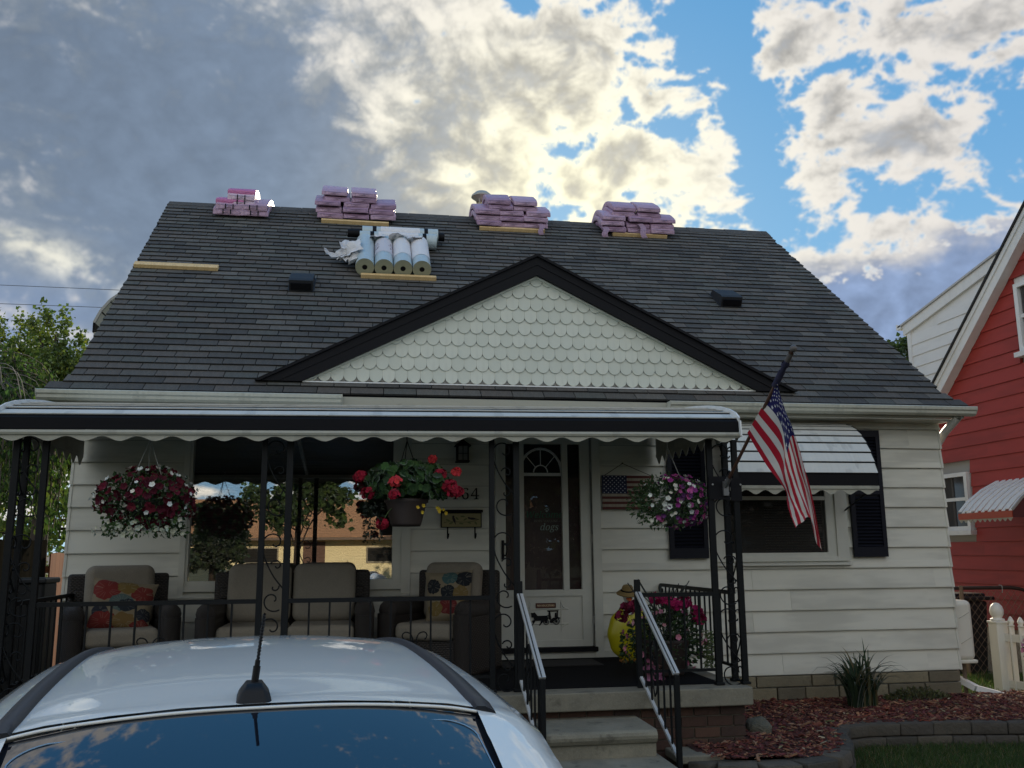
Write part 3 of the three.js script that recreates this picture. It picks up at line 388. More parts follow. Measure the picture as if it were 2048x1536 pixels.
{ // front door
  const d = part('storm_door', house), S = C.trim;
  mesh('door_casing', [span(3.40 + 0.44, 3.875, 0.83, 2.93, -0.03, 0.03), span(4.79, 4.872, 0.70, 2.93, -0.03, 0.03)], S, house);
  mesh('door_sill', span(3.84, 4.81, 0.80, 0.842, -0.05, 0.05), C.black, house);
  mesh('sill_board', span(3.60, 5.42, 0.74, 0.80, -0.02, 0.012), S, house);
  const z0 = -0.045, z1 = 0.0;
  for (const g of [span(3.875, 3.938, 0.845, 2.83, z0, z1), span(4.055, 4.118, 1.372, 2.77, z0, z1 + 0.004), span(4.496, 4.554, 1.372, 2.77, z0, z1 + 0.004), span(4.678, 4.772, 0.845, 2.83, z0, z1)]) mesh('stile', g, S, d);
  for (const [a, b] of [[2.77, 2.83], [1.312, 1.372], [0.845, 0.905]]) mesh('rail', span(3.938, 4.678, a, b, z0, z1), S, d);
  mesh('kick_panel', span(3.938, 4.678, 0.905, 1.312, z0, z1 - 0.014), S, d);
  { const a = 4.10, b = 4.54, c = 0.985, e = 1.262, q = 0.07, pts = []; const arc = (cx, cy, s) => { for (let i = 0; i <= 6; i++) { const t = s + (i / 6) * -Math.PI / 2; pts.push(V(cx + Math.cos(t) * q, cy + Math.sin(t) * q, -0.013)); } };
    arc(b, e, Math.PI * 1.5); arc(b, c, Math.PI); arc(a, c, Math.PI / 2); arc(a, e, 0); const out = []; pts.push(pts[0]); for (let i = 0; i + 1 < pts.length; i++) out.push(tube([pts[i], pts[i + 1]], 0.006, 5)); mesh('panel_moulding', out, S, d); }
  for (const [a, b] of [[3.938, 4.055], [4.118, 4.496], [4.554, 4.678]]) mesh('door_pane', new THREE.PlaneGeometry(b - a, 1.40).translate((a + b) / 2, 2.07, -0.02), C.plainPane, d);
  mesh('hinge', [cyl(0.008, 0.008, 0.08, 4.782, 1.08, 0.006, 8), cyl(0.008, 0.008, 0.08, 4.782, 1.85, 0.006, 8), cyl(0.008, 0.008, 0.08, 4.782, 2.55, 0.006, 8), span(4.774, 4.780, 0.85, 2.82, -0.01, 0.005)], C.wire, d);
  mesh('door_handle', [span(3.895, 3.92, 1.66, 1.84, 0.0, 0.012), tube([[3.915, 1.70, 0.01], [3.93, 1.70, 0.05], [3.935, 1.80, 0.05], [3.915, 1.81, 0.01]], 0.007, 6)], C.black, d);
  // printed greeting on the glass
  const gt = canvasTex(512, 384, (c, w, h) => { c.clearRect(0, 0, w, h); c.textAlign = 'center'; c.fillStyle = '#23573f'; c.font = 'italic 118px serif'; c.fillText('Welcome', w / 2, 130); c.fillStyle = '#66665c'; c.font = '44px serif'; c.fillText('HOPE YOU LIKE', w / 2 + 30, 190); c.fillStyle = '#77877f'; c.font = 'italic 120px serif'; c.fillText('dogs', w / 2 + 70, 300); c.beginPath(); for (const [x, y, q] of [[300, 40, 15], [278, 20, 8], [294, 8, 8], [312, 8, 8], [326, 22, 8]]) { c.moveTo(x + q, y); c.arc(x, y, q, 0, 7); } c.fill(); });
  mesh('greeting_print', new THREE.PlaneGeometry(0.36, 0.27).translate(4.312, 2.01, -0.012), new THREE.MeshStandardMaterial({ map: gt, transparent: true, alphaTest: 0.4, roughness: 0.7 }), d);
  const st = canvasTex(256, 64, (c, w, h) => { c.fillStyle = '#5a2c1c'; c.fillRect(0, 0, w, h); c.strokeStyle = '#3c1c10'; c.lineWidth = 5; c.strokeRect(2, 2, w - 4, h - 4); c.fillStyle = '#d8c8a2'; c.font = 'bold 36px sans-serif'; c.textAlign = 'center'; c.fillText('NO SOLICITORS', w / 2, 45, 226); });
  const plate = mesh('sign_plate', box(0.195, 0.046, 0.006, 4.32, 1.226, -0.009), mat([0.10, 0.03, 0.015], 0.6), d, { label: 'small brown no soliciting sign' });
  mesh('sign_print', new THREE.PlaneGeometry(0.192, 0.044).translate(4.32, 1.226, -0.0045), new THREE.MeshStandardMaterial({ map: st, roughness: 0.6 }), d);
  { // cut-out of a horse drawing a carriage
    const X = (u) => 4.174 + (u - 280) / 780 * 0.29, Y = (v) => 1.184 - (v - 490) / 410 * 0.142, sh = (p) => prismZ(p.map(([u, v]) => [X(u), Y(v)]), -0.014, -0.005);
    const g = [sh([[300, 680], [285, 555], [330, 560], [380, 548], [420, 590], [450, 640], [620, 640], [690, 640], [740, 700], [700, 780], [590, 800], [540, 770], [430, 775], [370, 760], [350, 690]]), sh([[350, 750], [400, 770], [385, 800], [350, 850], [310, 905], [285, 895], [335, 840], [310, 770]]), sh([[540, 775], [600, 800], [560, 840], [510, 905], [480, 885], [530, 830]]),
      sh([[710, 500], [1000, 498], [1000, 530], [720, 540]]), sh([[750, 540], [785, 540], [810, 700], [800, 760], [740, 740], [735, 620]]), sh([[960, 530], [990, 530], [985, 680], [1050, 700], [1030, 730], [960, 700]]), sh([[910, 570], [950, 560], [955, 690], [900, 690]]), sh([[780, 760], [860, 700], [980, 690], [960, 740], [870, 790], [840, 840], [770, 830]]), sh([[690, 640], [745, 630], [745, 650], [690, 665]])];
    for (const [u, v, q] of [[675, 810, 75], [940, 790, 92]]) { const cx = X(u), cy = Y(v), R = q / 780 * 0.29; g.push(plain(new THREE.TorusGeometry(R * 0.88, R * 0.13, 5, 20).translate(cx, cy, -0.009))); for (let i = 0; i < 5; i++) { const a = (i / 5) * Math.PI; g.push(bar([cx - Math.cos(a) * R * 0.85, cy - Math.sin(a) * R * 0.85, -0.009], [cx + Math.cos(a) * R * 0.85, cy + Math.sin(a) * R * 0.85, -0.009], 0.004, 0.004)); } g.push(cyl(R * 0.25, R * 0.25, 0.008, cx, cy, -0.009, 10, Math.PI / 2)); }
    mesh('carriage_silhouette', g, C.black, d, { label: 'black cut-out of a horse drawing a carriage' });
  }
  // inner door behind the glass
  const n = part('inner_door', house); const dm = mat([0.035, 0.014, 0.012], 0.5);
  mesh('door_slab', span(3.90, 4.76, 0.84, 2.45, -0.16, -0.12), dm, n); mesh('door_slab_top', span(3.90, 4.76, 2.45, 2.84, -0.17, -0.14), C.room, n);
  const arch = []; for (let i = 0; i < 14; i++) { const a = (i / 14) * Math.PI, b = ((i + 1) / 14) * Math.PI; arch.push(tube([[4.308 + Math.cos(a) * 0.21, 2.50 + Math.sin(a) * 0.235, -0.12], [4.308 + Math.cos(b) * 0.21, 2.50 + Math.sin(b) * 0.235, -0.12]], 0.014, 5), tube([[4.308 + Math.cos(a) * 0.07, 2.50 + Math.sin(a) * 0.07, -0.12], [4.308 + Math.cos(b) * 0.07, 2.50 + Math.sin(b) * 0.07, -0.12]], 0.007, 5)); } arch.push(span(4.09, 4.53, 2.465, 2.495, -0.135, -0.11)); for (const a of [0.25, 0.5, 0.75]) arch.push(tube([[4.308 + Math.cos(a * Math.PI) * 0.07, 2.5 + Math.sin(a * Math.PI) * 0.07, -0.12], [4.308 + Math.cos(a * Math.PI) * 0.21, 2.5 + Math.sin(a * Math.PI) * 0.235, -0.12]], 0.005, 5));
  mesh('fanlight_trim', arch, C.white, n);
}
{ // house numbers
  const font = await new FontLoader().loadAsync('fonts/droid/droid_serif_regular.typeface.json');
  ['2', '4', '6', '4'].forEach((ch, i) => { const g = new TextGeometry(ch, { font, size: 0.108, depth: 0.008, curveSegments: 5, bevelEnabled: false }); mesh('house_number', plain(g.translate(3.315 + i * 0.094 - (i < 2 ? 0.012 : 0), 2.228, 0.012)), C.black, house); });
}
// ===================== porch =====================
const PF = 0.736; // porch floor
{
  const p = thing('porch', 'raised concrete porch on dark brick running along the house front', 'porch');
  mesh('slab', rbox(5.36, 0.13, 2.06, 0.012, 2.78, PF - 0.065, 1.04), C.concrete, p);
  mesh('dark_floor_layer', span(0.25, 5.30, PF, PF + 0.006, 0.03, 1.86), C.darkFloor, p);  // near-black layer laid over the slab
  mesh('core', span(0.13, 5.41, -0.1, PF - 0.132, 0.0, 1.965), C.mortar, p);
  const r = rng(8), bm = [[0.105, 0.058, 0.042], [0.085, 0.048, 0.037], [0.125, 0.07, 0.05], [0.07, 0.045, 0.037]].map((c) => mat(c, 0.9, { map: T.brick, bumpMap: T.concreteB, bumpScale: 0.003 }));
  for (let k = 0; k < 8; k++) for (let x = 3.0 - (k & 1) * 0.1; x < 5.42; x += 0.203) { const a = Math.max(2.95, x), b = Math.min(5.425, x + 0.193); if (b - a > 0.03) mesh('brick', rbox(b - a, 0.068, 0.05, 0.004, (a + b) / 2, PF - 0.168 - k * 0.078, 1.952 + r() * 0.004, 1), bm[(r() * 4) | 0], p); }
  const s = thing('porch_steps', 'worn rounded concrete steps climbing to the porch between two handrails', 'steps');
  for (const [i, y, z0, z1, x0, x1] of [[0, 0.55, 1.98, 2.52, 3.80, 4.57], [1, 0.37, 2.30, 2.86, 3.78, 4.60], [2, 0.19, 2.7, 3.2, 3.76, 4.64]]) {
    const f = [[z0, 0.0], [z1 - 0.045, 0.0], [z1 - 0.045, y - 0.095], [z1 - 0.02, y - 0.08], [z1 - 0.003, y - 0.055], [z1, y - 0.035], [z1 - 0.008, y - 0.016], [z1 - 0.024, y - 0.004], [z1 - 0.05, y], [z0, y + 0.004]];
    mesh('step', prismX(f, x0, x1), mat([0.29, 0.275, 0.22], 0.9, { map: T.concrete, bumpMap: T.concreteB, bumpScale: 0.005 }), s);
  }
  tag(mesh('door_mat', rbox(0.9, 0.012, 0.42, 0.005, 4.25, PF + 0.013, 0.45), mat([0.02, 0.018, 0.016], 1)), 'dark door mat lying before the storm door', 'mat');
}
function spiral(cx, cy, r0, turns, a0, dir, n = 18) { const p = []; for (let i = 0; i <= n; i++) { const t = i / n, r = r0 * (1 - 0.85 * t), a = a0 + dir * turns * TAU * t; p.push([cx + Math.cos(a) * r, cy + Math.sin(a) * r]); } return p; }
// wrought iron scrolls of one panel, in a plane of width w, from y0 up
function scrolls(w, y0) {
  const c1 = spiral(w * 0.5, y0 + 0.36, w * 0.46, 0.9, Math.PI * 1.05, -1), c2 = spiral(w * 0.62, y0 + 0.20, w * 0.24, 0.9, Math.PI * 0.9, -1);
  const tail = [[w * 0.04, y0 + 0.34], [w * 0.14, y0 + 0.26], [w * 0.5, y0 + 0.13], [w * 0.94, y0 + 0.03]];
  const c3 = spiral(w * 0.52, y0 - 0.04, w * 0.46, 0.95, Math.PI * 1.7, -1), c4 = spiral(w * 0.55, y0 + 0.05, w * 0.2, 0.6, Math.PI * 0.1, -1);
  return [c1, c2, tail, c3, c4];
}
function ironPanel(parent, A, B, ys) { // scrolls between the bars at A and B (x, z)
  const w = Math.hypot(B[0] - A[0], B[1] - A[1]), ux = (B[0] - A[0]) / w, uz = (B[1] - A[1]) / w;
  for (const y of ys) mesh('scroll', scrolls(w, y).map((pl) => tube(pl.map(([u, v]) => [A[0] + ux * u, v, A[1] + uz * u]), 0.0055, 5, 26)), C.iron, parent);
}
function ironColumn(label, bars, panels, ys) {
  const t = thing('iron_column', label, 'porch column');
  for (const [x, z, w] of bars) { mesh('upright', rbox(w, 2.59 - PF, 0.034, 0.003, x, (2.59 + PF) / 2, z, 1), C.iron, t); mesh('foot', rbox(w + 0.02, 0.02, 0.06, 0.004, x, PF + 0.012, z, 1), C.iron, t); }
  for (const [a, b] of panels) ironPanel(t, bars[a], bars[b], ys);
  return t;
}
const YS = [2.12, 1.45, 0.86];
ironColumn('three barred black iron corner column at the porch end beside the weeping tree', [[0.385, 1.93, 0.042], [0.195, 1.93, 0.045], [0.20, 1.76, 0.042]], [[1, 0], [1, 2]], YS);
ironColumn('two barred black iron column before the picture window', [[1.872, 1.93, 0.042], [2.052, 1.93, 0.048]], [[0, 1]], YS);
ironColumn('two barred black iron column before the door hinged edge and coat hooks', [[3.532, 1.93, 0.040], [3.718, 1.93, 0.046]], [[0, 1]], YS);
{
  const t = ironColumn('three barred black iron corner column that carries the flag', [[5.255, 1.93, 0.048], [5.462, 1.93, 0.045], [5.452, 1.76, 0.048]], [[0, 1], [1, 2]], YS);
  mesh('mounting_plate', span(5.235, 5.405, 2.12, 2.30, 1.95, 1.957), C.black, t, { label: 'black plate bolted across the bars' }); mesh('mounting_plate', span(5.41, 5.50, 2.11, 2.29, 1.952, 1.96), C.black, t);
  for (const [x, y] of [[5.262, 2.235], [5.37, 2.27], [5.388, 2.17], [5.49, 2.235]]) mesh('bolt', new THREE.SphereGeometry(0.008, 8, 6).translate(x, y, 1.963), C.wire, t);
}
// ---------- railings ----------
function railing(label, A, B, n, curl) { // A, B: (x, z)
  const t = thing('porch_railing', label, 'railing'), y1 = 1.405, y0 = 0.85;
  mesh('top_rail', bar([A[0], y1, A[1]], [B[0], y1, B[1]], 0.034, 0.03), C.iron, t); mesh('bottom_rail', bar([A[0], y0, A[1]], [B[0], y0, B[1]], 0.026, 0.02), C.iron, t);
  for (let i = 1; i <= n; i++) { const k = i / (n + 1), x = lerp(A[0], B[0], k), z = lerp(A[1], B[1], k); mesh('baluster', box(0.013, y1 - y0, 0.013, x, (y0 + y1) / 2, z), C.iron, t); }
  const ux = (B[0] - A[0]), uz = (B[1] - A[1]), L = Math.hypot(ux, uz);
  for (const k of curl) { const P = (u, v) => [A[0] + ux * (k + u / L), v, A[1] + uz * (k + u / L)], g = []; for (const s of [-1, 1]) g.push(tube([P(s * 0.11, 0.87), P(s * 0.05, 1.0), P(s * 0.012, 1.09), P(s * 0.03, 1.16), P(s * 0.075, 1.17), P(s * 0.09, 1.14), P(s * 0.07, 1.12)], 0.005, 5, 24)); mesh('ornament', g, C.iron, t); }
  return t;
}
railing('black iron railing before the wicker armchair and part of the loveseat', [0.41, 1.93], [1.85, 1.93], 8, [0.52]);
railing('black iron railing before the loveseat end and second wicker armchair', [2.075, 1.93], [3.515, 1.93], 9, [0.62]);
railing('black iron railing along the porch end next to the driveway', [0.20, 0.06], [0.20, 1.74], 12, []);
railing('short black iron railing before the big flower pot', [4.65, 1.93], [5.235, 1.93], 4, []);
const sr = railing('black iron railing with a curled end along the porch side behind the flower pot', [5.452, 0.06], [5.452, 1.74], 14, []);
mesh('curled_end', tube([[5.452, 1.405, 0.06], [5.452, 1.40, 0.02], [5.452, 1.37, 0.008], [5.452, 1.345, 0.025], [5.452, 1.35, 0.055], [5.452, 1.37, 0.05]], 0.017, 6, 20), C.iron, sr);
const aluminium = mat([0.50, 0.50, 0.48], 0.55, { metalness: 0.4 });
function handrail(label, x0, x1, lowY) {
  const t = thing('step_handrail', label, 'handrail'), A = [x0, 1.425, 1.95], B = [x1, 0.905, 2.52];
  mesh('upper_post', rbox(0.042, 1.52 - PF, 0.036, 0.004, x0, (1.52 + PF) / 2, 1.935, 1), C.iron, t);
  mesh('lower_post', rbox(0.036, 0.90, 0.036, 0.004, x1, 0.45, 2.52, 1), C.iron, t);
  const g = bar(A, B, 0.046, 0.018); mesh('rail_cap', g, aluminium, t); mesh('rail_groove', bar([A[0] - 0.006, A[1] + 0.0125, A[2] + 0.008], [B[0] - 0.006, B[1] + 0.0125, B[2] + 0.008], 0.006, 0.003), C.iron, t);
  const q = (k, dy) => [lerp(x0, x1, k), lerp(1.425, 0.905, k) + dy, lerp(1.95, 2.52, k)];
  mesh('lower_rail', bar(q(0.02, -0.60), q(0.98, -0.56), 0.022, 0.018), aluminium, t);
  for (const k of [0.16, 0.32, 0.5, 0.66, 0.83]) mesh('baluster', bar(q(k, -0.6), q(k, -0.01), 0.012, 0.012), C.iron, t);
  for (const k of [0.41]) { const g2 = []; for (const s of [-1, 1]) { g2.push(tube([q(k, -0.5), q(k + s * 0.05, -0.44), q(k + s * 0.07, -0.36), q(k + s * 0.03, -0.33), q(k + s * 0.02, -0.37)], 0.006, 5, 20), tube([q(k, -0.12), q(k + s * 0.05, -0.16), q(k + s * 0.07, -0.23), q(k + s * 0.03, -0.27), q(k + s * 0.02, -0.23)], 0.006, 5, 20)); } mesh('ornament', g2, C.iron, t); }
}
handrail('iron step handrail with a bright aluminium cap on the side of the car', 3.735, 3.785);
handrail('iron step handrail with a bright aluminium cap in front of the flower pot', 4.635, 4.715);

// ---------- awnings ----------
function valance(x0, x1, y, z, drop, period, parent, m, name = 'valance') {
  const s = new THREE.Shape(), n = Math.max(8, Math.round((x1 - x0) / period) * 8); s.moveTo(x0, y); s.lineTo(x1, y); for (let i = n; i >= 0; i--) { const x = lerp(x0, x1, i / n); s.lineTo(x, y - drop * (0.62 + 0.38 * Math.cos(((x - x0) / period) * TAU + Math.PI))); } s.closePath();
  return mesh(name, plain(new THREE.ExtrudeGeometry(s, { depth: 0.004, bevelEnabled: false }).translate(0, 0, z)), m, parent);
}
function awningSlats(prof, x0, x1, cuts, parent, gap, m, name = 'slat') { // slats laid over a profile of (z, y) points, one per cut
  const L = [0]; for (let i = 1; i < prof.length; i++) L.push(L[i - 1] + Math.hypot(prof[i][0] - prof[i - 1][0], prof[i][1] - prof[i - 1][1]));
  const P = (s) => { let i = 1; while (i < L.length - 1 && L[i] < s) i++; const k = (s - L[i - 1]) / (L[i] - L[i - 1]); return [lerp(prof[i - 1][0], prof[i][0], k), lerp(prof[i - 1][1], prof[i][1], k)]; };
  const total = L[L.length - 1];
  for (let i = 0; i + 1 < cuts.length; i++) { const a = P(cuts[i] * total + 0.001), b = P(cuts[i + 1] * total - gap), n = [b[1] - a[1], -(b[0] - a[0])], l = Math.hypot(...n); let nz = n[0] / l, ny = n[1] / l; if (ny < 0) { nz = -nz; ny = -ny; }
    const o = (p, h) => [p[0] + nz * h, p[1] + ny * h]; mesh(name, prismX([o(a, 0.004), o(b, 0.014), o(b, 0.006), o(a, -0.002)], x0, x1), m, parent); }
}
{
  const t = thing('porch_awning', 'long white and black aluminium awning roof over the porch', 'awning');
  const prof = [[0.06, 2.985], [0.5, 2.975], [0.8, 2.955], [1.2, 2.915], [1.5, 2.872], [1.74, 2.826], [1.92, 2.778], [2.04, 2.732], [2.10, 2.686]], x0 = 0.12, x1 = 5.47;
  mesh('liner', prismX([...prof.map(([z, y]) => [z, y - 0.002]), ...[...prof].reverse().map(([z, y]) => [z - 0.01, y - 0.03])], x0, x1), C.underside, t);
  mesh('liner_top', prismX([...prof.map(([z, y]) => [z, y + 0.001]), ...[...prof].reverse().map(([z, y]) => [z, y - 0.003])], x0 + 0.004, x1 - 0.004), C.awningGap, t);
  awningSlats(prof, x0 + 0.008, x1 - 0.008, [0, 0.2, 0.36, 0.5, 0.61, 0.71, 0.79, 0.862, 0.93, 1], t, 0.034, C.awningWhite);
  mesh('front_fascia', span(x0, x1, 2.606, 2.684, 2.085, 2.105), C.awningGap, t);
  mesh('front_trim', [prismX([[2.08, 2.568], [2.112, 2.568], [2.118, 2.583], [2.11, 2.600], [2.08, 2.600]], x0 - 0.01, x1 + 0.01)], C.cream, t);
  valance(x0, x1, 2.570, 2.095, 0.046, 0.232, t, C.cream);
  for (const x of [x0, x1]) { const g = []; for (let i = 0; i + 1 < prof.length; i++) g.push(bar([x, prof[i][1] + 0.01, prof[i][0]], [x, prof[i + 1][1] + 0.01, prof[i + 1][0]], 0.012, 0.05)); g.push(bar([x, 2.69, 2.11], [x, 2.57, 2.118], 0.012, 0.04)); mesh('end_arc', g, C.white, t);
    const v = valance(0.05, 2.08, 2.66, 0, 0.10, 0.19, t, C.cream, 'side_valance'); v.rotation.y = -Math.PI / 2; v.position.set(x, -0.02, 0); mesh('end_panel', prismX([[0.06, 2.63], [2.085, 2.63], ...[...prof].reverse().map(([z, y]) => [z, y - 0.004])], x - 0.003, x + 0.003), C.cream, t); }
  for (const x of [0.30, 1.96, 3.62, 5.36]) mesh('rafter', bar([x, 2.925, 0.08], [x, 2.64, 2.07], 0.03, 0.05), C.cream, t);
  mesh('header_beam', span(x0 + 0.02, x1 - 0.02, 2.58, 2.62, 1.90, 1.95), C.cream, t);
  t.rotation.z = 0.009; t.position.y = -0.022;
}
{
  const t = thing('window_awning', 'short white slatted awning with a black band over the shuttered window', 'awning');
  const prof = []; for (let i = 0; i <= 10; i++) { const a = (i / 10) * 1.18; prof.push([0.035 + 0.60 * Math.sin(a) / Math.sin(1.18), 2.435 + 0.555 * (Math.cos(a) - Math.cos(1.18)) / (1 - Math.cos(1.18))]); }
  const x0 = 5.93, x1 = 7.466;
  mesh('liner', prismX([...prof, ...[...prof].reverse().map(([z, y]) => [z - 0.012, y - 0.006])], x0, x1), C.awningGap, t);
  awningSlats(prof, x0 + 0.004, x1 - 0.004, [0, 0.12, 0.24, 0.36, 0.48, 0.60, 0.735, 0.865, 1], t, 0.012, C.awningWhite);
  mesh('front_fascia', span(x0, x1, 2.325, 2.435, 0.615, 0.632), C.awningGap, t);
  mesh('front_trim', span(x0, x1, 2.296, 2.326, 0.612, 0.640), C.cream, t);
  valance(x0, x1, 2.298, 0.625, 0.055, 0.19, t, C.cream);
  for (const x of [x0, x1]) mesh('end_arc', prof.slice(1).map((q, i) => bar([x, prof[i][1], prof[i][0]], [x, q[1], q[0]], 0.008, 0.022)), C.awningGap, t);
  for (const x of [x0 + 0.03, x1 - 0.03]) mesh('arm', bar([x, 2.32, 0.61], [x, 2.12, 0.03], 0.012, 0.012), C.iron, t);
}
{ // awning on the house's far gable end, seen past the roof edge
  const t = thing('gable_awning', 'cream slatted awning peeking out past the sloping roof edge', 'awning');
  const prof = []; for (let i = 0; i <= 5; i++) { const a = (i / 5) * 1.2; prof.push([0.56 * Math.sin(a) / 0.932, 0.10 + 0.46 * (Math.cos(a) - 0.362) / 0.638]); }
  for (let i = 0; i < 5; i++) { const [a, b] = [prof[i], prof[i + 1]], X = (q) => -0.04 - q[0], Y = (q, h = 0) => 4.32 + q[1] + h; mesh('slat', prismZ([[X(a), Y(a, 0.012)], [X(b), Y(b, 0.012)], [X(b), Y(b, -0.006)], [X(a), Y(a, -0.006)]], -3.3, -2.40), C.white, t); mesh('slat_edge', prismZ([[X(b) - 0.012, Y(b, 0.014)], [X(b) + 0.008, Y(b, 0.016)], [X(b) + 0.008, Y(b, -0.01)], [X(b) - 0.012, Y(b, -0.01)]], -3.3, -2.39), C.awningGap, t); }
  mesh('front_fascia', span(-0.615, -0.59, 4.32, 4.43, -3.3, -2.40), C.awningGap, t); mesh('end_arc', prof.slice(1).map((q, i) => bar([-0.04 - prof[i][0], 4.335 + prof[i][1], -2.40], [-0.04 - q[0], 4.335 + q[1], -2.40], 0.03, 0.03)), C.wire, t);
  mesh('side_valance', span(-0.60, -0.03, 4.24, 4.32, -2.42, -2.405), C.cream, t);
}
// ===================== things on the porch =====================
{ // lantern, hook plaque, wooden flag
  const l = thing('wall_lantern', 'small black carriage lantern on the wall above the house number', 'lantern', [3.508, 2.57, 0.02]);
  mesh('bracket', [span(-0.03, 0.03, 0.02, 0.20, 0, 0.014), tube([[0, 0.18, 0.01], [0, 0.24, 0.05], [0, 0.235, 0.085]], 0.008, 6)], C.black, l);
  mesh('cage', [span(-0.062, 0.062, 0, 0.018, 0.03, 0.15), ...[[-1, 0], [1, 0], [-1, 1], [1, 1]].map(([s, k]) => span(s * 0.05 - 0.006, s * 0.05 + 0.006, 0.018, 0.155, 0.036 + k * 0.096, 0.048 + k * 0.096)), span(-0.003, 0.003, 0.018, 0.155, 0.138, 0.143), span(-0.05, 0.05, 0.08, 0.086, 0.138, 0.143)], C.black, l);
  mesh('roof', [plain(new THREE.ConeGeometry(0.11, 0.07, 4, 1).rotateY(Math.PI / 4).translate(0, 0.19, 0.09)), cyl(0.012, 0.008, 0.03, 0, 0.235, 0.09, 8)], C.black, l);
  mesh('pane', span(-0.046, 0.046, 0.02, 0.152, 0.046, 0.134), mat([0.22, 0.22, 0.21], 0.25), l);
  const h = thing('hook_plaque', 'wall plaque with two birds on a branch and two hooks below', 'plaque', [3.507, 1.96, 0.02]);
  const bt = canvasTex(384, 160, (c, w, hh) => { c.fillStyle = '#8d845c'; c.fillRect(0, 0, w, hh); c.strokeStyle = '#4a4630'; c.lineWidth = 5; c.beginPath(); c.moveTo(20, 110); c.bezierCurveTo(120, 70, 220, 140, 370, 70); c.stroke(); c.fillStyle = '#5d6440'; for (const [x, y, a] of [[60, 80, 0.4], [90, 115, -0.5], [150, 60, 0.9], [190, 120, 0.2], [230, 70, -0.7], [270, 110, 0.5], [335, 115, 1.1], [205, 35, 0.1]]) { c.save(); c.translate(x, y); c.rotate(a); c.beginPath(); c.ellipse(0, 0, 22, 9, 0, 0, 7); c.fill(); c.restore(); } c.fillStyle = '#2a2428'; for (const [x, y, a, s] of [[118, 70, 1.25, 1], [300, 62, 0.1, 1]]) { c.save(); c.translate(x, y); c.rotate(a); c.beginPath(); c.ellipse(0, 0, 34 * s, 13, 0, 0, 7); c.fill(); c.beginPath(); c.arc(-34, -6, 11, 0, 7); c.fill(); c.beginPath(); c.moveTo(24, -6); c.lineTo(72, 2); c.lineTo(24, 10); c.fill(); c.restore(); } });
  mesh('board', span(-0.195, 0.195, 0.0, 0.15, 0, 0.014), C.black, h); mesh('picture', new THREE.PlaneGeometry(0.37, 0.125).translate(0.0, 0.07, 0.0155), new THREE.MeshStandardMaterial({ map: bt, roughness: 0.8 }), h); mesh('top_rod', cyl(0.014, 0.014, 0.41, 0, 0.155, 0.018, 10, 0, Math.PI / 2), C.black, h);
  for (const x of [-0.13, 0.13]) mesh('hook', [bar([x, 0.0, 0.012], [x, -0.085, 0.014], 0.014, 0.006), tube([[x, -0.08, 0.014], [x, -0.10, 0.03], [x + 0.004, -0.085, 0.045], [x + 0.008, -0.055, 0.04]], 0.007, 6)], C.black, h);
  const f = thing('wooden_flag', 'weathered wooden stars and stripes plaque hung from a string', 'wall sign', [5.155, 2.295, 0.022]);
  const red = mat([0.13, 0.035, 0.035], 0.8, { map: T.wood }), wht = mat([0.42, 0.38, 0.33], 0.8, { map: T.wood });
  for (let i = 0; i < 13; i++) mesh('stripe', span(-0.265, 0.265, 0.165 - (i + 1) * 0.0254 + 0.001, 0.165 - i * 0.0254, 0, 0.012), i & 1 ? wht : red, f);
  const ut = canvasTex(256, 192, (c, w, hh) => { c.fillStyle = '#1c2340'; c.fillRect(0, 0, w, hh); c.fillStyle = '#c9c9cc'; for (let r = 0; r < 9; r++) for (let k = 0; k < (r & 1 ? 5 : 6); k++) { const x = (k + (r & 1 ? 1 : 0.5)) * (w / 6), y = (r + 0.5) * (hh / 9); c.beginPath(); for (let j = 0; j < 10; j++) { const a = -Math.PI / 2 + j * Math.PI / 5, q = j & 1 ? 4 : 10; c.lineTo(x + Math.cos(a) * q, y + Math.sin(a) * q); } c.fill(); } });
  mesh('star_field', span(-0.267, -0.015, -0.012, 0.167, 0.012, 0.016), mat([0.012, 0.017, 0.05], 0.8), f); mesh('star_print', new THREE.PlaneGeometry(0.25, 0.177).translate(-0.141, 0.0775, 0.0175), new THREE.MeshStandardMaterial({ map: ut, roughness: 0.8 }), f);
  mesh('string', [tube([[-0.24, 0.165, 0.005], [-0.05, 0.285, 0.004]], 0.003, 4), tube([[0.24, 0.165, 0.005], [-0.05, 0.285, 0.004]], 0.003, 4), cyl(0.008, 0.008, 0.02, -0.05, 0.287, 0.0, 8, Math.PI / 2)], mat([0.06, 0.045, 0.03], 0.9), f);
}
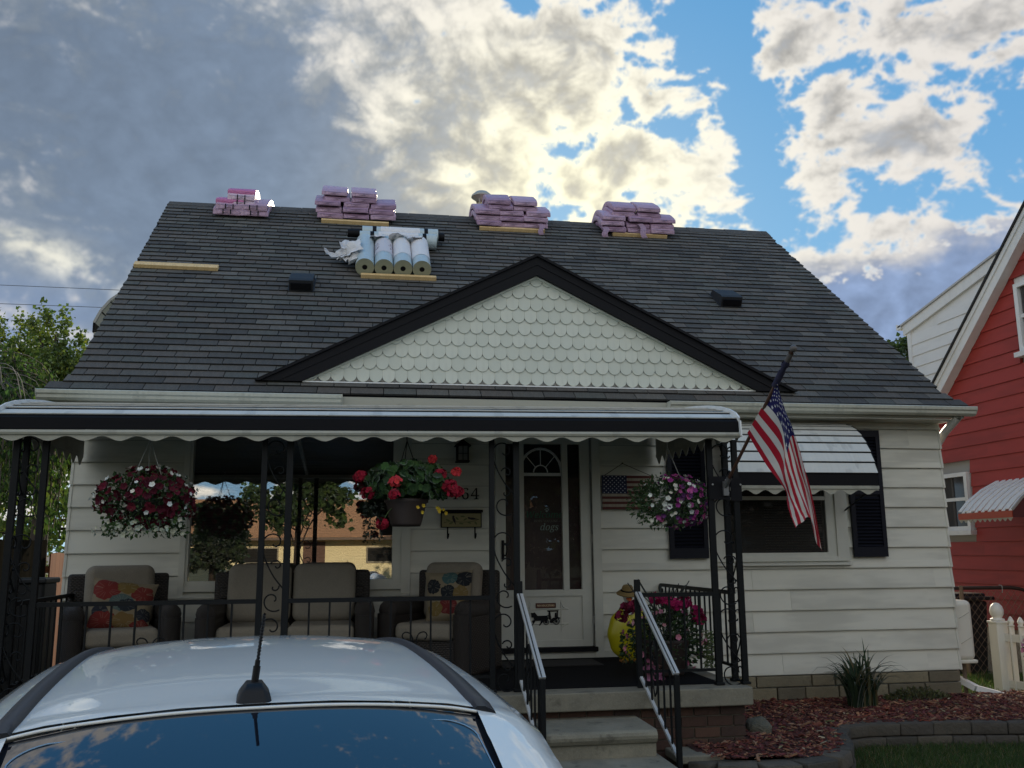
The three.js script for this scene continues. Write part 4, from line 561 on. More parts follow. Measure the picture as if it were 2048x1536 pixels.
// ---------- wicker furniture ----------
function pillowShape(w, h, d, seed = 1) { // soft cushion, puffed in the middle, standing in the xy plane
  const g = new THREE.BoxGeometry(w, h, d, 14, 14, 2), p = g.attributes.position, r = rng(seed), k = [r() * 9, r() * 9];
  for (let i = 0; i < p.count; i++) { const u = p.getX(i) / (w / 2), v = p.getY(i) / (h / 2), e = Math.pow(Math.max(0, (1 - u * u) * (1 - v * v)), 0.38), n = 1 - 0.07 * (1 - u * u) * Math.abs(v) ** 3 ; p.setXYZ(i, p.getX(i) * (1 - 0.09 * (1 - v * v) * Math.abs(u) ** 3), p.getY(i) * n, p.getZ(i) * (0.12 + 0.88 * e) + 0.012 * noise2(u * 2 + k[0], v * 2 + k[1])); }
  g.computeVertexNormals(); return plain(g);
}
function wickerSeat(name, label, cat, W, backs, at0, turn) { // local: x across, z forward, y from the floor
  const t = thing(name, label, cat, at0, turn);
  mesh('frame', [rbox(W - 0.22, 0.30, 0.66, 0.02, 0, 0.15, 0.0), rbox(W - 0.16, 0.10, 0.06, 0.02, 0, 0.66, -0.34)], C.wicker, t);
  for (const s of [-1, 1]) { const x = s * (W / 2 - 0.075); mesh('armrest', [rbox(0.15, 0.50, 0.74, 0.05, x, 0.25, 0.0, 3), plain(new THREE.CapsuleGeometry(0.085, 0.58, 4, 12).rotateX(Math.PI / 2).translate(x, 0.525, 0.02)), cyl(0.072, 0.08, 0.5, x, 0.25, 0.345, 14)], C.wicker, t); }
  mesh('back_frame', [rbox(W - 0.06, 0.80, 0.07, 0.03, 0, 0.44, -0.36)], C.wicker, t);
  const bw = (W - 0.30) / backs;
  for (let i = 0; i < backs; i++) { const x = (i - (backs - 1) / 2) * bw; const b = mesh('back_cushion', rbox(bw - 0.015, 0.50, 0.17, 0.075, 0, 0, 0, 4), C.cushion, t); b.position.set(x, 0.66, -0.235); b.rotation.x = -0.16; mesh('seat_cushion', rbox(bw - 0.01, 0.14, 0.62, 0.05, x, 0.355, 0.07, 4), C.cushion, t); }
  return t;
}
wickerSeat('wicker_armchair', 'dark wicker armchair with taupe cushions under the red and white flower basket', 'armchair', 0.86, 1, [0.64, PF, 0.64], 0.30);
wickerSeat('wicker_loveseat', 'dark wicker loveseat with two taupe back cushions before the picture window', 'loveseat', 1.40, 2, [1.99, PF, 0.62], 0);
wickerSeat('wicker_armchair', 'dark wicker armchair with taupe cushions turned sideways beside the door', 'armchair', 0.84, 1, [3.27, PF, 0.70], -0.52);
{
  const blobs = (seed, list) => canvasTex(256, 256, (c) => { c.fillStyle = '#cdbfa2'; c.fillRect(0, 0, 256, 256); const r = rng(seed); for (const [x, y, q, col] of list) { c.fillStyle = col; c.beginPath(); for (let i = 0; i <= 28; i++) { const a = (i / 28) * TAU, k = q * (0.9 + 0.22 * r()); c.lineTo(x + Math.cos(a) * k, y + Math.sin(a) * k * 0.9); } c.fill(); c.strokeStyle = 'rgba(235,225,205,0.45)'; c.lineWidth = 2; for (let i = 0; i < 14; i++) { const a = r() * TAU; c.beginPath(); c.moveTo(x + Math.cos(a) * q * 0.3, y + Math.sin(a) * q * 0.3); c.lineTo(x + Math.cos(a) * q * 0.9, y + Math.sin(a) * q * 0.8); c.stroke(); } } });
  const p1 = blobs(4, [[60, 60, 58, '#b8433c'], [205, 70, 46, '#b84a42'], [140, 38, 40, '#b99a52'], [128, 120, 46, '#7f9c9c'], [150, 132, 34, '#3b4654'], [50, 170, 34, '#3b4050'], [70, 220, 56, '#b04038'], [150, 210, 48, '#b3935a'], [225, 170, 34, '#3a4252'], [220, 235, 44, '#a83a36']]);
  const p2 = blobs(9, [[50, 80, 40, '#27303c'], [130, 110, 36, '#2a3440'], [215, 45, 46, '#27303c'], [140, 35, 40, '#5f8f95'], [200, 120, 42, '#b39a62'], [130, 180, 46, '#a23a3a'], [60, 190, 40, '#b39a5a'], [210, 205, 44, '#6d9a9c']]);
  const a = tag(mesh('throw_pillow', pillowShape(0.50, 0.42, 0.17, 3), new THREE.MeshStandardMaterial({ map: p1, roughness: 0.95, color: 0x9c9892 })), 'coral and mustard blob patterned pillow on the armchair under the flower basket', 'pillow'); a.position.set(0.66, PF + 0.585, 0.70); a.rotation.set(-0.30, 0.22, -0.14, 'YXZ');
  const b = tag(mesh('throw_pillow', pillowShape(0.42, 0.44, 0.16, 5), new THREE.MeshStandardMaterial({ map: p2, roughness: 0.95, color: 0x9c9892 })), 'navy and teal blob patterned pillow on the armchair beside the door', 'pillow'); b.position.set(3.33, PF + 0.62, 0.72); b.rotation.set(-0.22, -0.3, 0.05, 'YXZ');
}
// ---------- hanging baskets ----------
const petunia = flowerGeo(5, 1, 0.8), floret = flowerGeo(5, 1, 0.3), smallLeaf = leafGeo(1, 0.62), roundLeaf = flowerGeo(7, 1, 0.35);
function foliage(r, n, spread, size, col, geo = smallLeaf) { // spread(r) gives a point and an outward direction
  const ms = [], cs = []; for (let i = 0; i < n; i++) { const [p, d] = spread(r); ms.push(facing(p, d.clone().add(onSphere(r).multiplyScalar(0.7)).normalize(), r() * TAU, size * (0.6 + 0.8 * r()))); cs.push(jitter(r, col[(r() * col.length) | 0], 0.6)); } return scatter(geo, ms, cs);
}
function blooms(r, n, spread, size, col, geo = petunia) { const ms = [], cs = []; for (let i = 0; i < n; i++) { const [p, d] = spread(r); ms.push(facing(p, d.clone().add(onSphere(r).multiplyScalar(0.35)).normalize(), r() * TAU, size * (0.75 + 0.5 * r()))); cs.push(jitter(r, col[(r() * col.length) | 0], 0.35)); } return scatter(geo, ms, cs); }
const shell = (ax, ay, az, oy = 0, inner = 0.82, test) => (r) => { for (;;) { const d = onSphere(r); if (test && !test(d)) continue; const k = inner + (1 - inner) * r() + 0.17 * noise3(d.x * 2.6 + ax * 9, d.y * 2.6, d.z * 2.6); return [V(d.x * ax * k, oy + d.y * ay * k, d.z * az * k), V(d.x, d.y * 0.8 + 0.1, d.z).normalize()]; } };
const GREEN = [[0.045, 0.10, 0.022], [0.065, 0.13, 0.03], [0.03, 0.075, 0.02]];
function hanger(t, top, rimY, rimR, m = C.wire) { mesh('hanger', [...[0.3, 2.4, 4.5].map((a) => tube([[0, top, 0], [Math.cos(a) * rimR, rimY, Math.sin(a) * rimR]], 0.0035, 4)), tube([[0, top, 0], [0, top + 0.04, 0], [0.012, top + 0.06, 0], [0, top + 0.08, 0]], 0.004, 5)], m, t); }
{
  const r = rng(31), t = thing('hanging_basket', 'hanging basket full of dark red and white petunias over the first armchair', 'hanging basket', [1.045, 2.13, 1.80]); t.scale.setScalar(0.93);
  mesh('pot', lathe([[0.001, -0.14], [0.10, -0.14], [0.135, -0.02], [0.145, 0.0], [0.13, 0.0], [0.12, -0.03], [0.001, -0.03]]), mat([0.03, 0.04, 0.025], 0.7), t); hanger(t, 0.46, 0.05, 0.16);
  mesh('foliage', [foliage(r, 1500, shell(0.36, 0.235, 0.30, -0.01, 0.55), 0.038, GREEN), foliage(r, 380, (q) => { const a = q() * TAU, k = 0.16 + 0.12 * q(); return [V(Math.cos(a) * k * 1.1, -0.16 - 0.12 * q(), Math.sin(a) * k), V(Math.cos(a), -0.8, Math.sin(a)).normalize()]; }, 0.034, GREEN)], LEAF, t, stuffPart);
  mesh('red_flowers', blooms(r, 260, shell(0.375, 0.25, 0.32, 0.0, 0.85), 0.032, [[0.11, 0.006, 0.018], [0.07, 0.004, 0.014], [0.15, 0.01, 0.03]]), PETAL, t, stuffPart);
  mesh('white_flowers', [blooms(r, 62, shell(0.395, 0.255, 0.335, 0.0, 0.95), 0.020, [[0.72, 0.72, 0.66]]), blooms(r, 40, (q) => { const a = 0.2 + q() * 2.8, k = 0.17 + 0.13 * q(); return [V(Math.cos(a) * k * 1.25, -0.18 - 0.10 * q(), Math.sin(a) * k), V(Math.cos(a) * 0.7, -0.1, Math.sin(a)).normalize()]; }, 0.019, [[0.5, 0.53, 0.42]])], PETAL, t, stuffPart);
}
{
  const r = rng(47), t = thing('hanging_basket', 'brown hanging pot of bright red geraniums with broad green leaves', 'hanging basket', [2.90, 1.925, 1.84]);
  mesh('pot', lathe([[0.001, 0], [0.105, 0], [0.115, 0.02], [0.15, 0.17], [0.165, 0.175], [0.165, 0.20], [0.15, 0.20], [0.14, 0.17], [0.001, 0.16]]), C.terracotta, t); hanger(t, 0.64, 0.2, 0.16, C.iron);
  mesh('foliage', [foliage(r, 1500, shell(0.35, 0.19, 0.27, 0.30, 0.5, (d) => d.y > -0.5), 0.027, [[0.04, 0.10, 0.022], [0.055, 0.135, 0.03], [0.025, 0.065, 0.02]], roundLeaf), foliage(r, 110, (q) => { const a = q() * TAU; return [V(-0.24 + Math.cos(a) * 0.05, 0.18 - 0.26 * q(), 0.06 + Math.sin(a) * 0.05), V(Math.cos(a), -1, Math.sin(a)).normalize()]; }, 0.034, [[0.02, 0.035, 0.018]])], LEAF, t, stuffPart);
  const heads = [[-0.34, 0.36, 0.10, 0.06, 0], [-0.29, 0.235, 0.16, 0.06, 0], [-0.35, 0.29, 0.05, 0.045, 2], [-0.09, 0.315, 0.25, 0.055, 1], [0.02, 0.42, 0.05, 0.05, 2], [0.08, 0.435, 0.0, 0.05, 2], [0.24, 0.37, 0.16, 0.062, 0], [0.31, 0.29, 0.17, 0.068, 0], [0.37, 0.25, 0.14, 0.055, 0], [0.36, 0.40, 0.13, 0.042, 1], [0.19, 0.50, 0.05, 0.036, 1], [-0.18, 0.02, 0.14, 0.055, 0], [0.33, 0.245, 0.2, 0.05, 0], [-0.10, 0.22, 0.27, 0.05, 0]];
  heads.forEach(([x, y, z, q0, k]) => { const q = q0 * 0.84, s = shell(q, q * 0.8, q, 0, 0.8); mesh('flower_head', blooms(r, 34, (w) => { const [p, d] = s(w); return [p.add(V(x, y, z)), d]; }, 0.019, [[[0.33, 0.008, 0.03], [0.25, 0.006, 0.022]], [[0.62, 0.045, 0.06], [0.7, 0.07, 0.07]], [[0.09, 0.01, 0.015], [0.07, 0.008, 0.012]]][k], floret), PETAL, t); });
  mesh('stems', heads.map(([x, y, z]) => tube([[x * 0.2, 0.18, z * 0.2], [x * 0.7, 0.1 + y * 0.7, z * 0.7], [x, y, z]], 0.003, 4, 6)), mat([0.06, 0.11, 0.03], 0.8), t, stuffPart);
  mesh('yellow_flowers', blooms(r, 9, (q) => { const a = 0.2 + q() * 1.2; return [V(Math.cos(a) * 0.3, 0.09 + 0.08 * q(), Math.sin(a) * 0.2), V(0.3, 0.2, 1).normalize()]; }, 0.014, [[0.5, 0.36, 0.03]]), PETAL, t, stuffPart);
}
{
  const r = rng(58), t = thing('hanging_basket', 'hanging basket of pink, violet and white petunias trailing beside the iron corner column', 'hanging basket', [4.99, 2.10, 1.72]);
  mesh('pot', lathe([[0.001, -0.16], [0.09, -0.16], [0.13, -0.02], [0.14, 0.0], [0.001, -0.02]]), mat([0.05, 0.07, 0.04], 0.7), t); hanger(t, 0.45, 0.05, 0.15);
  const s = (k) => shell(0.335, 0.215, 0.27, 0.02, k);
  mesh('foliage', [foliage(r, 1700, s(0.5), 0.034, [[0.05, 0.11, 0.035], [0.08, 0.15, 0.05], [0.035, 0.085, 0.025]])], LEAF, t, stuffPart);
  const right = (a, b) => (q) => { const f = s(0.93); for (;;) { const v = f(q); if (v[0].x > a && q() < b + v[0].x * 3) return v; } };
  mesh('pink_flowers', blooms(r, 130, right(-0.28, 0.5), 0.021, [[0.42, 0.05, 0.28], [0.32, 0.04, 0.24], [0.48, 0.10, 0.30]]), PETAL, t, stuffPart);
  mesh('violet_flowers', blooms(r, 70, right(-0.12, 0.4), 0.020, [[0.16, 0.05, 0.20], [0.11, 0.03, 0.14]]), PETAL, t, stuffPart);
  mesh('white_flowers', blooms(r, 85, right(-0.4, 0.9), 0.019, [[0.72, 0.73, 0.66]]), PETAL, t, stuffPart);
}
{ // goose with a hat and a yellow round body
  const t = thing('goose_statue', 'goose figure in a straw hat and round yellow costume by the door', 'garden statue', [5.02, PF + 0.008, 0.42]);
  const yellow = mat([0.50, 0.44, 0.01], 0.32), body = new THREE.SphereGeometry(1, 36, 24); { const p = body.attributes.position; for (let i = 0; i < p.count; i++) { const a = Math.atan2(p.getY(i), p.getX(i)), k = 1 + 0.02 * Math.cos(a * 10); p.setXYZ(i, p.getX(i) * k, p.getY(i) * k, p.getZ(i)); } body.computeVertexNormals(); }
  mesh('costume', plain(body.scale(0.215, 0.25, 0.10).translate(0, 0.245, 0)), yellow, t);
  mesh('costume_hem', plain(new THREE.TorusGeometry(0.20, 0.012, 8, 40).scale(0.98, 1.16, 1).translate(0, 0.245, 0)), yellow, t);
  const wht = mat([0.55, 0.53, 0.48], 0.6); mesh('neck', lathe([[0.05, 0.42], [0.034, 0.48], [0.028, 0.55], [0.036, 0.585], [0.001, 0.61]], 16).translate(-0.035, 0, 0.05), wht, t); mesh('head', plain(new THREE.SphereGeometry(0.046, 18, 14).scale(0.95, 1, 1.15).translate(-0.035, 0.575, 0.065)), wht, t);
  mesh('beak', plain(new THREE.ConeGeometry(0.03, 0.075, 12).scale(1.1, 1, 0.7).rotateX(Math.PI / 2 + 0.6).translate(-0.035, 0.545, 0.125)), mat([0.45, 0.10, 0.03], 0.5), t);
  for (const s of [-1, 1]) mesh('eye', plain(new THREE.SphereGeometry(0.006, 8, 6).translate(-0.035 + s * 0.035, 0.585, 0.10)), C.black, t);
  const straw = mat([0.30, 0.20, 0.07], 0.9, { bumpMap: T.weave, bumpScale: 0.003 }); const hat = lathe([[0.001, 0.07], [0.04, 0.068], [0.052, 0.05], [0.055, 0.02], [0.07, 0.012], [0.10, -0.012], [0.102, -0.006], [0.07, 0.02]], 24); mesh('hat', hat.rotateX(0.25).translate(-0.035, 0.61, 0.055), straw, t); mesh('hat_band', plain(new THREE.TorusGeometry(0.055, 0.008, 6, 24).rotateX(Math.PI / 2 + 0.25).translate(-0.035, 0.632, 0.06)), C.black, t);
  for (const s of [-1, 1]) mesh('foot', rbox(0.06, 0.02, 0.10, 0.008, s * 0.06 - 0.02, 0.01, 0.03), mat([0.45, 0.16, 0.03], 0.6), t);
}
{ // big flower pot behind the short railing
  const r = rng(66), t = thing('flower_pot', 'large pot of magenta geraniums, pink impatiens and trailing greens behind the railing', 'flower pot', [5.03, PF + 0.007, 1.36]);
  mesh('pot', lathe([[0.001, 0], [0.13, 0], [0.15, 0.02], [0.19, 0.25], [0.20, 0.26], [0.20, 0.285], [0.18, 0.285], [0.17, 0.24], [0.001, 0.24]]), C.terracotta, t);
  mesh('foliage', [foliage(r, 1900, shell(0.30, 0.27, 0.27, 0.31, 0.35), 0.040, [[0.035, 0.075, 0.02], [0.05, 0.10, 0.028], [0.022, 0.045, 0.018]]), foliage(r, 260, (q) => { const a = -0.4 + q() * 1.6; return [V(0.30 + 0.09 * q(), 0.04 + 0.30 * q(), 0.1 * Math.sin(a)), V(1, 0.3, 0.4).normalize()]; }, 0.028, [[0.14, 0.19, 0.07]]), foliage(r, 300, (q) => { const a = q() * TAU; return [V(-0.24 + Math.cos(a) * 0.08, 0.34 - 0.24 * q(), -0.12 + Math.sin(a) * 0.08), V(Math.cos(a), -0.5, Math.sin(a)).normalize()]; }, 0.034, [[0.03, 0.075, 0.02]])], LEAF, t, stuffPart);
  const heads = [[-0.06, 0.60, 0.0], [0.02, 0.585, 0.05], [0.13, 0.575, 0.08], [0.19, 0.57, 0.02], [0.27, 0.50, 0.03], [0.28, 0.44, 0.06], [-0.24, 0.545, -0.05], [-0.33, 0.46, -0.1], [-0.29, 0.52, -0.12], [0.07, 0.56, 0.12]];
  for (const [x, y, z] of heads) { const s = shell(0.056, 0.045, 0.056, 0, 0.8); mesh('flower_head', blooms(r, 34, (w) => { const [p, d] = s(w); return [p.add(V(x, y, z)), d]; }, 0.022, x < -0.2 ? [[0.14, 0.008, 0.03], [0.20, 0.012, 0.05]] : [[0.36, 0.01, 0.10], [0.30, 0.008, 0.075]], floret), PETAL, t); }
  mesh('pink_flowers', blooms(r, 85, shell(0.345, 0.29, 0.29, 0.29, 0.93), 0.021, [[0.50, 0.20, 0.27], [0.55, 0.28, 0.33], [0.42, 0.12, 0.2]]), PETAL, t, stuffPart);
  mesh('trailing_flowers', blooms(r, 36, (q) => [V(-0.26 + 0.14 * q(), -0.02 + 0.12 * q(), 0.20 + 0.1 * q()), V(-0.3, 0, 1).normalize()], 0.024, [[0.38, 0.17, 0.26], [0.3, 0.11, 0.19]]), PETAL, t, stuffPart);
  const sp = []; for (let i = 0; i < 16; i++) { const a = r() * TAU, q = 0.12 + r() * 0.2; sp.push(tube([[0, 0.25, 0], [Math.cos(a) * q * 0.5, 0.5 + r() * 0.08, Math.sin(a) * q * 0.5], [Math.cos(a) * q, 0.62 + r() * 0.14, Math.sin(a) * q]], 0.004, 4, 8)); } mesh('spikes', sp, mat([0.03, 0.035, 0.03], 0.7), t, stuffPart);
}
// ===================== roofing material on the roof =====================
const roofY = (z) => (z > RZ ? EY + (EZ - z) * Math.tan(SA) : RY - (RZ - z) * Math.tan(SA));
{
  const pinkT = tex(256, 256, (u, v) => { const a = pf(u * 5, v * 8, 8, 3, 4); const k = 0.78 + 0.3 * (a - 0.3); return [k, k * 0.95, k]; }, { metres: 0.5 });
  const pink = [[0.50, 0.33, 0.44], [0.44, 0.285, 0.40], [0.55, 0.38, 0.49]].map((c) => mat(c, 0.38, { map: pinkT, bumpMap: T.wrinkle, bumpScale: 0.012 })), bright = mat([0.64, 0.48, 0.58], 0.35, { bumpMap: T.wrinkle, bumpScale: 0.01 }), magenta = mat([0.50, 0.15, 0.33], 0.35, { bumpMap: T.wrinkle, bumpScale: 0.01 });
  function bundleGeo(seed, w, h, sag, len = 1.0) { // a wrapped bundle bent over the ridge; local x across, z along, y up
    const r = rng(seed), n = 14, q = 16, p = [], idx = [], uv = []; const W = Math.tan(SA) * sag;
    for (let i = 0; i <= n; i++) {
      const d = (i / n - 0.5) * len, y = -W * (Math.sqrt(d * d + 0.05) - Math.sqrt(0.05)), end = Math.min(1, 4.5 * Math.min(i, n - i) / n + 0.72);
      for (let k = 0; k < q; k++) { const a = (k / q) * TAU + Math.PI / q, c = Math.cos(a), s = Math.sin(a), e = 0.13; const x = Math.sign(c) * Math.pow(Math.abs(c), e) * w / 2, yy = Math.sign(s) * Math.pow(Math.abs(s), e) * h / 2 * end; const nn = 0.008 * noise3(x * 9 + seed, yy * 16, d * 7 + seed * 0.3); p.push(x + nn, y + yy + h / 2 + nn * 0.8 + 0.006 * noise2(x * 5 + seed, d * 3), d * 0.90 + nn); uv.push(x + k * 0.02, d); }
    }
    for (let i = 0; i < n; i++) for (let k = 0; k < q; k++) { const a = i * q + k, b = i * q + (k + 1) % q; idx.push(a, a + q, b, b, a + q, b + q); }
    for (const [i, f] of [[0, 1], [n, 0]]) { const c = p.length / 3; let cx = 0, cy = 0, cz = 0; for (let k = 0; k < q; k++) { cx += p[(i * q + k) * 3] / q; cy += p[(i * q + k) * 3 + 1] / q; cz += p[(i * q + k) * 3 + 2] / q; } p.push(cx, cy, cz + (f ? -0.012 : 0.012)); uv.push(0, 0); for (let k = 0; k < q; k++) { const a = i * q + k, b = i * q + (k + 1) % q; f ? idx.push(c, a, b) : idx.push(c, b, a); } }
    const g = new THREE.BufferGeometry(); g.setAttribute('position', new THREE.BufferAttribute(new Float32Array(p), 3)); g.setAttribute('uv', new THREE.BufferAttribute(new Float32Array(uv), 2)); g.setIndex(idx); g.computeVertexNormals(); return toCreasedNormals(plain(g), 0.9);
  }
  const geos = [1, 2, 3, 4, 5].map((s) => bundleGeo(s, 0.352, 0.082, 0.92));
  const ord = { 3: ['left', 'middle', 'right'], 2: ['left', 'right'] }, rows = ['bottom', 'second', 'third', 'fourth', 'top'];
  let n = 0; const r = rng(91);
  const stacks = [['beside the round flue cap', 4.62, [[-0.33, 0.02, 0.36], [-0.36, 0.0, 0.34], [-0.37, 0.0, 0.40], [-0.16, 0.20], [-0.18, 0.20]]], ['above the white rolls', 2.40, [[-0.36, 0.0, 0.38], [-0.38, 0.0, 0.37], [-0.39, 0.0, 0.38], [-0.27, 0.12], [-0.30, 0.10]]], ['nearest the red house', 6.52, [[-0.37, 0.0, 0.37], [-0.40, 0.0, 0.37], [-0.37, 0.02, 0.40], [-0.22, 0.17], [-0.20, 0.18]]]];
  for (const [where, x0, lay] of stacks) {
    lay.forEach((xs, k) => xs.forEach((dx, i) => {
      const o = tag(mesh('shingle_bundle', geos[n % 5], pink[(r() * 3) | 0]), `pink bundle, ${ord[xs.length][i]} in the ${rows[k]} layer of the stack ${where}`, 'shingle bundle', 'pink shingle bundles stacked on the roof ridge');
      o.position.set(x0 + dx, RY - 0.062 + k * 0.086 + (r() - 0.5) * 0.008, RZ + (r() - 0.5) * 0.05 + (k > 2 ? -0.02 : 0.02)); o.rotation.set(0, (r() - 0.5) * 0.05, (r() - 0.5) * 0.035); n++;
    }));
  }
  // flaps of torn wrapper on three of the bundles
  const flap = (o, x, l, w, tilt) => { const g = new THREE.PlaneGeometry(w, l, 3, 8), p = g.attributes.position; for (let i = 0; i < p.count; i++) { const v = 0.5 - p.getY(i) / l; p.setXYZ(i, p.getX(i) + 0.02 * Math.sin(v * 6) + tilt * v, p.getY(i) - l / 2, 0.02 + 0.03 * Math.sin(v * 3) + 0.45 * v * l + 0.01 * Math.sin(p.getX(i) * 60)); } g.computeVertexNormals(); const f = mesh('torn_wrapper', plain(g), pink[2], o); f.position.set(x, 0.05 - 0.215, 0.46); };
  const bundles = scene.children.filter((c) => c.name.startsWith('shingle_bundle'));
  flap(bundles[2], 0.05, 0.20, 0.07, 0.02); flap(bundles[26], -0.16, 0.19, 0.085, 0.0); flap(bundles[30], 0.02, 0.26, 0.08, 0.04);
  // first small stack, brighter wrappers
  const g5 = [11, 12, 13].map((s) => bundleGeo(s, 0.37, 0.10, 0.95));
  [['left one at the bottom', -0.175, 0, 0.0, 0], ['right one at the bottom', 0.19, 0, 0.0, 0], ['left one in the middle layer', -0.16, 1, 0.03, 1], ['right one in the middle layer', 0.20, 1, -0.06, 0], ['lower of the two on top', -0.01, 2, 0.02, 0], ['printed one at the very top', -0.01, 3, 0.02, 1]].forEach(([w, dx, k, turn, pr], i) => {
    const o = tag(mesh('shingle_bundle', g5[i % 3], i > 3 ? bright : pink[2]), `white and pink bundle, ${w}, of the smallest stack`, 'shingle bundle', 'pink shingle bundles stacked on the roof ridge'); o.position.set(0.835 + dx, RY - 0.085 + k * 0.078, RZ + (k > 1 ? -0.02 : 0.02)); o.rotation.y = turn;
    if (pr) { const b = mesh('print_band', bundleGeo(14, 0.374, 0.102, 0.5, 0.20), magenta, o); b.position.set(0, -0.118, 0.31); b.rotation.x = 0.50; }
    const marks = []; for (const x of [-0.05, 0.05]) marks.push(box(0.014, 0.07, 0.004, x, 0.05 - 0.24, 0.468)); mesh('print_mark', marks, C.black, o);
  });
}
{
  const plank = (label, x0, x1, s, w = 0.09, h = 0.04, turn = 0) => { const g = putOnRoof(rbox(x1 - x0, w, h, 0.003, 0, 0, h / 2 + 0.008, 1).rotateZ(turn), (x0 + x1) / 2, s); tag(mesh('lumber_plank', g, C.lumber), label, 'plank', 'planks laid on the roof'); };
  plank('pale timber plank lying alone at the roof edge', -0.11, 0.835, 3.02, 0.10, 0.045, -0.012);
  plank('pale timber plank stopping the four upright rolls', 2.50, 3.41, 2.95, 0.06, 0.05);
  plank('weathered timber plank under the stack above the rolls', 1.93, 2.86, 4.975, 0.06, 0.05, -0.02);
  plank('weathered timber plank under the stack with the roof cap', 4.15, 5.10, 5.0, 0.06, 0.05);
  plank('weathered timber plank under the stack with torn strips', 6.12, 6.95, 5.03, 0.06, 0.05);
}
{ // rolls of underlayment
  const foil = mat([0.46, 0.55, 0.58], 0.28, { bumpMap: T.wrinkle, bumpScale: 0.006 }), paper = mat([0.74, 0.73, 0.74], 0.6, { bumpMap: T.wrinkle, bumpScale: 0.008 }), endm = mat([0.42, 0.45, 0.36], 0.7);
  const spiralT = canvasTex(128, 128, (c) => { c.fillStyle = '#a9ab92'; c.fillRect(0, 0, 128, 128); c.strokeStyle = '#83866f'; c.lineWidth = 1; for (let q = 12; q < 64; q += 3) { c.beginPath(); c.arc(64, 64, q, 0, 7); c.stroke(); } }); endm.map = spiralT; endm.color.setRGB(1, 1, 1);
  const labelT = canvasTex(256, 256, (c) => { c.fillStyle = '#c9c6cc'; c.fillRect(0, 0, 256, 256); c.fillStyle = '#6a5560'; const r = rng(4); for (const y of [70, 88, 150, 166]) for (let x = 30; x < 226;) { const w = 4 + r() * 9; c.fillRect(x, y, w, y > 140 ? 13 : 9); x += w + 4 + r() * 5; } c.fillStyle = '#7c2f38'; c.fillRect(20, 118, 216, 6); });
  const printed = new THREE.MeshStandardMaterial({ map: labelT, roughness: 0.6 });
  const roll = (label, len, R, wrap) => { const t = thing('underlayment_roll', label, 'roofing roll', [0, 0, 0], 0, 'rolls of roofing underlayment');
    const bumpy = (g, k) => { const p = g.attributes.position; for (let i = 0; i < p.count; i++) { const y = p.getY(i), a = Math.atan2(p.getZ(i), p.getX(i)), q = 1 + k * noise2(a * 1.3 + len * 9, y * 5) ; p.setX(i, p.getX(i) * q); p.setZ(i, p.getZ(i) * q); } g.computeVertexNormals(); return plain(g); };
    mesh('sheet', bumpy(new THREE.CylinderGeometry(R, R, len, 28, 10, true), 0.02), foil, t);
    for (const s of [-1, 1]) { const ring = new THREE.RingGeometry(R * 0.28, R * 1.0, 28); mesh('roll_end', plain(ring.rotateX(s > 0 ? -Math.PI / 2 : Math.PI / 2).translate(0, s * len / 2, 0)), endm, t); }
    mesh('core', plain(new THREE.CylinderGeometry(R * 0.3, R * 0.3, len * 0.995, 16)), C.black, t);
    if (wrap) mesh('paper_wrap', bumpy(new THREE.CylinderGeometry(R * 1.03, R * 1.03, len * wrap[1], 28, 8, true).translate(0, wrap[0] * len, 0), 0.035), wrap[2] ? printed : paper, t);
    return t; };
  const set = (t, m) => m.decompose(t.position, t.quaternion, t.scale);
  const up = [['bare silvery roll at the torn paper end of the four rolls', 2.545, null], ['roll with printed paper band, second of the four below the crosswise rolls', 2.775, [0.08, 0.52, 1]], ['roll in plain white paper, third of the four below the crosswise rolls', 3.005, [0.08, 0.60, 0]], ['roll in ragged white paper under the crosswise roll ends', 3.235, [0.12, 0.74, 0]]];
  const rolls = up.map(([l, x, w], i) => { const t = roll(l, 0.92, 0.113, w); set(t, new THREE.Matrix4().copy(roofBasis).setPosition(onRoof(x, 3.46, 0.122))); return t; });
  const r = rng(19); // torn paper heap on the first roll
  const crumple = (w, h, s) => { const g = new THREE.PlaneGeometry(w, h, 10, 10), p = g.attributes.position; for (let i = 0; i < p.count; i++) { const x = p.getX(i), y = p.getY(i); p.setXYZ(i, x + 0.04 * noise2(x * 8 + s, y * 8), y + 0.05 * noise2(y * 7, x * 7 + s), 0.09 * noise2(x * 6 + s * 3, y * 6) + 0.03 * noise2(x * 19, y * 19 + s)); } g.computeVertexNormals(); return plain(g); };
  mesh('torn_paper', [crumple(0.30, 0.34, 1).rotateY(-0.7).translate(-0.17, -0.06, 0.06), crumple(0.34, 0.10, 2).rotateZ(0.5).translate(-0.33, -0.02, 0.02), crumple(0.22, 0.13, 4).rotateZ(0.9).rotateY(0.4).translate(-0.24, 0.12, 0.08), crumple(0.18, 0.09, 7).rotateZ(-0.6).translate(-0.26, -0.16, 0.0), crumple(0.14, 0.30, 9).rotateY(-0.9).translate(-0.13, -0.24, 0.03)], paper, rolls[0], { label: 'crumpled torn white paper' });
  for (const i of [1, 2, 3]) mesh('loose_paper', crumple(0.20, 0.16, 12 + i).rotateX(-0.4).translate(-0.08, 0.40, 0.10), paper, rolls[i]);
  const ax = new THREE.Matrix4().makeRotationZ(Math.PI / 2);
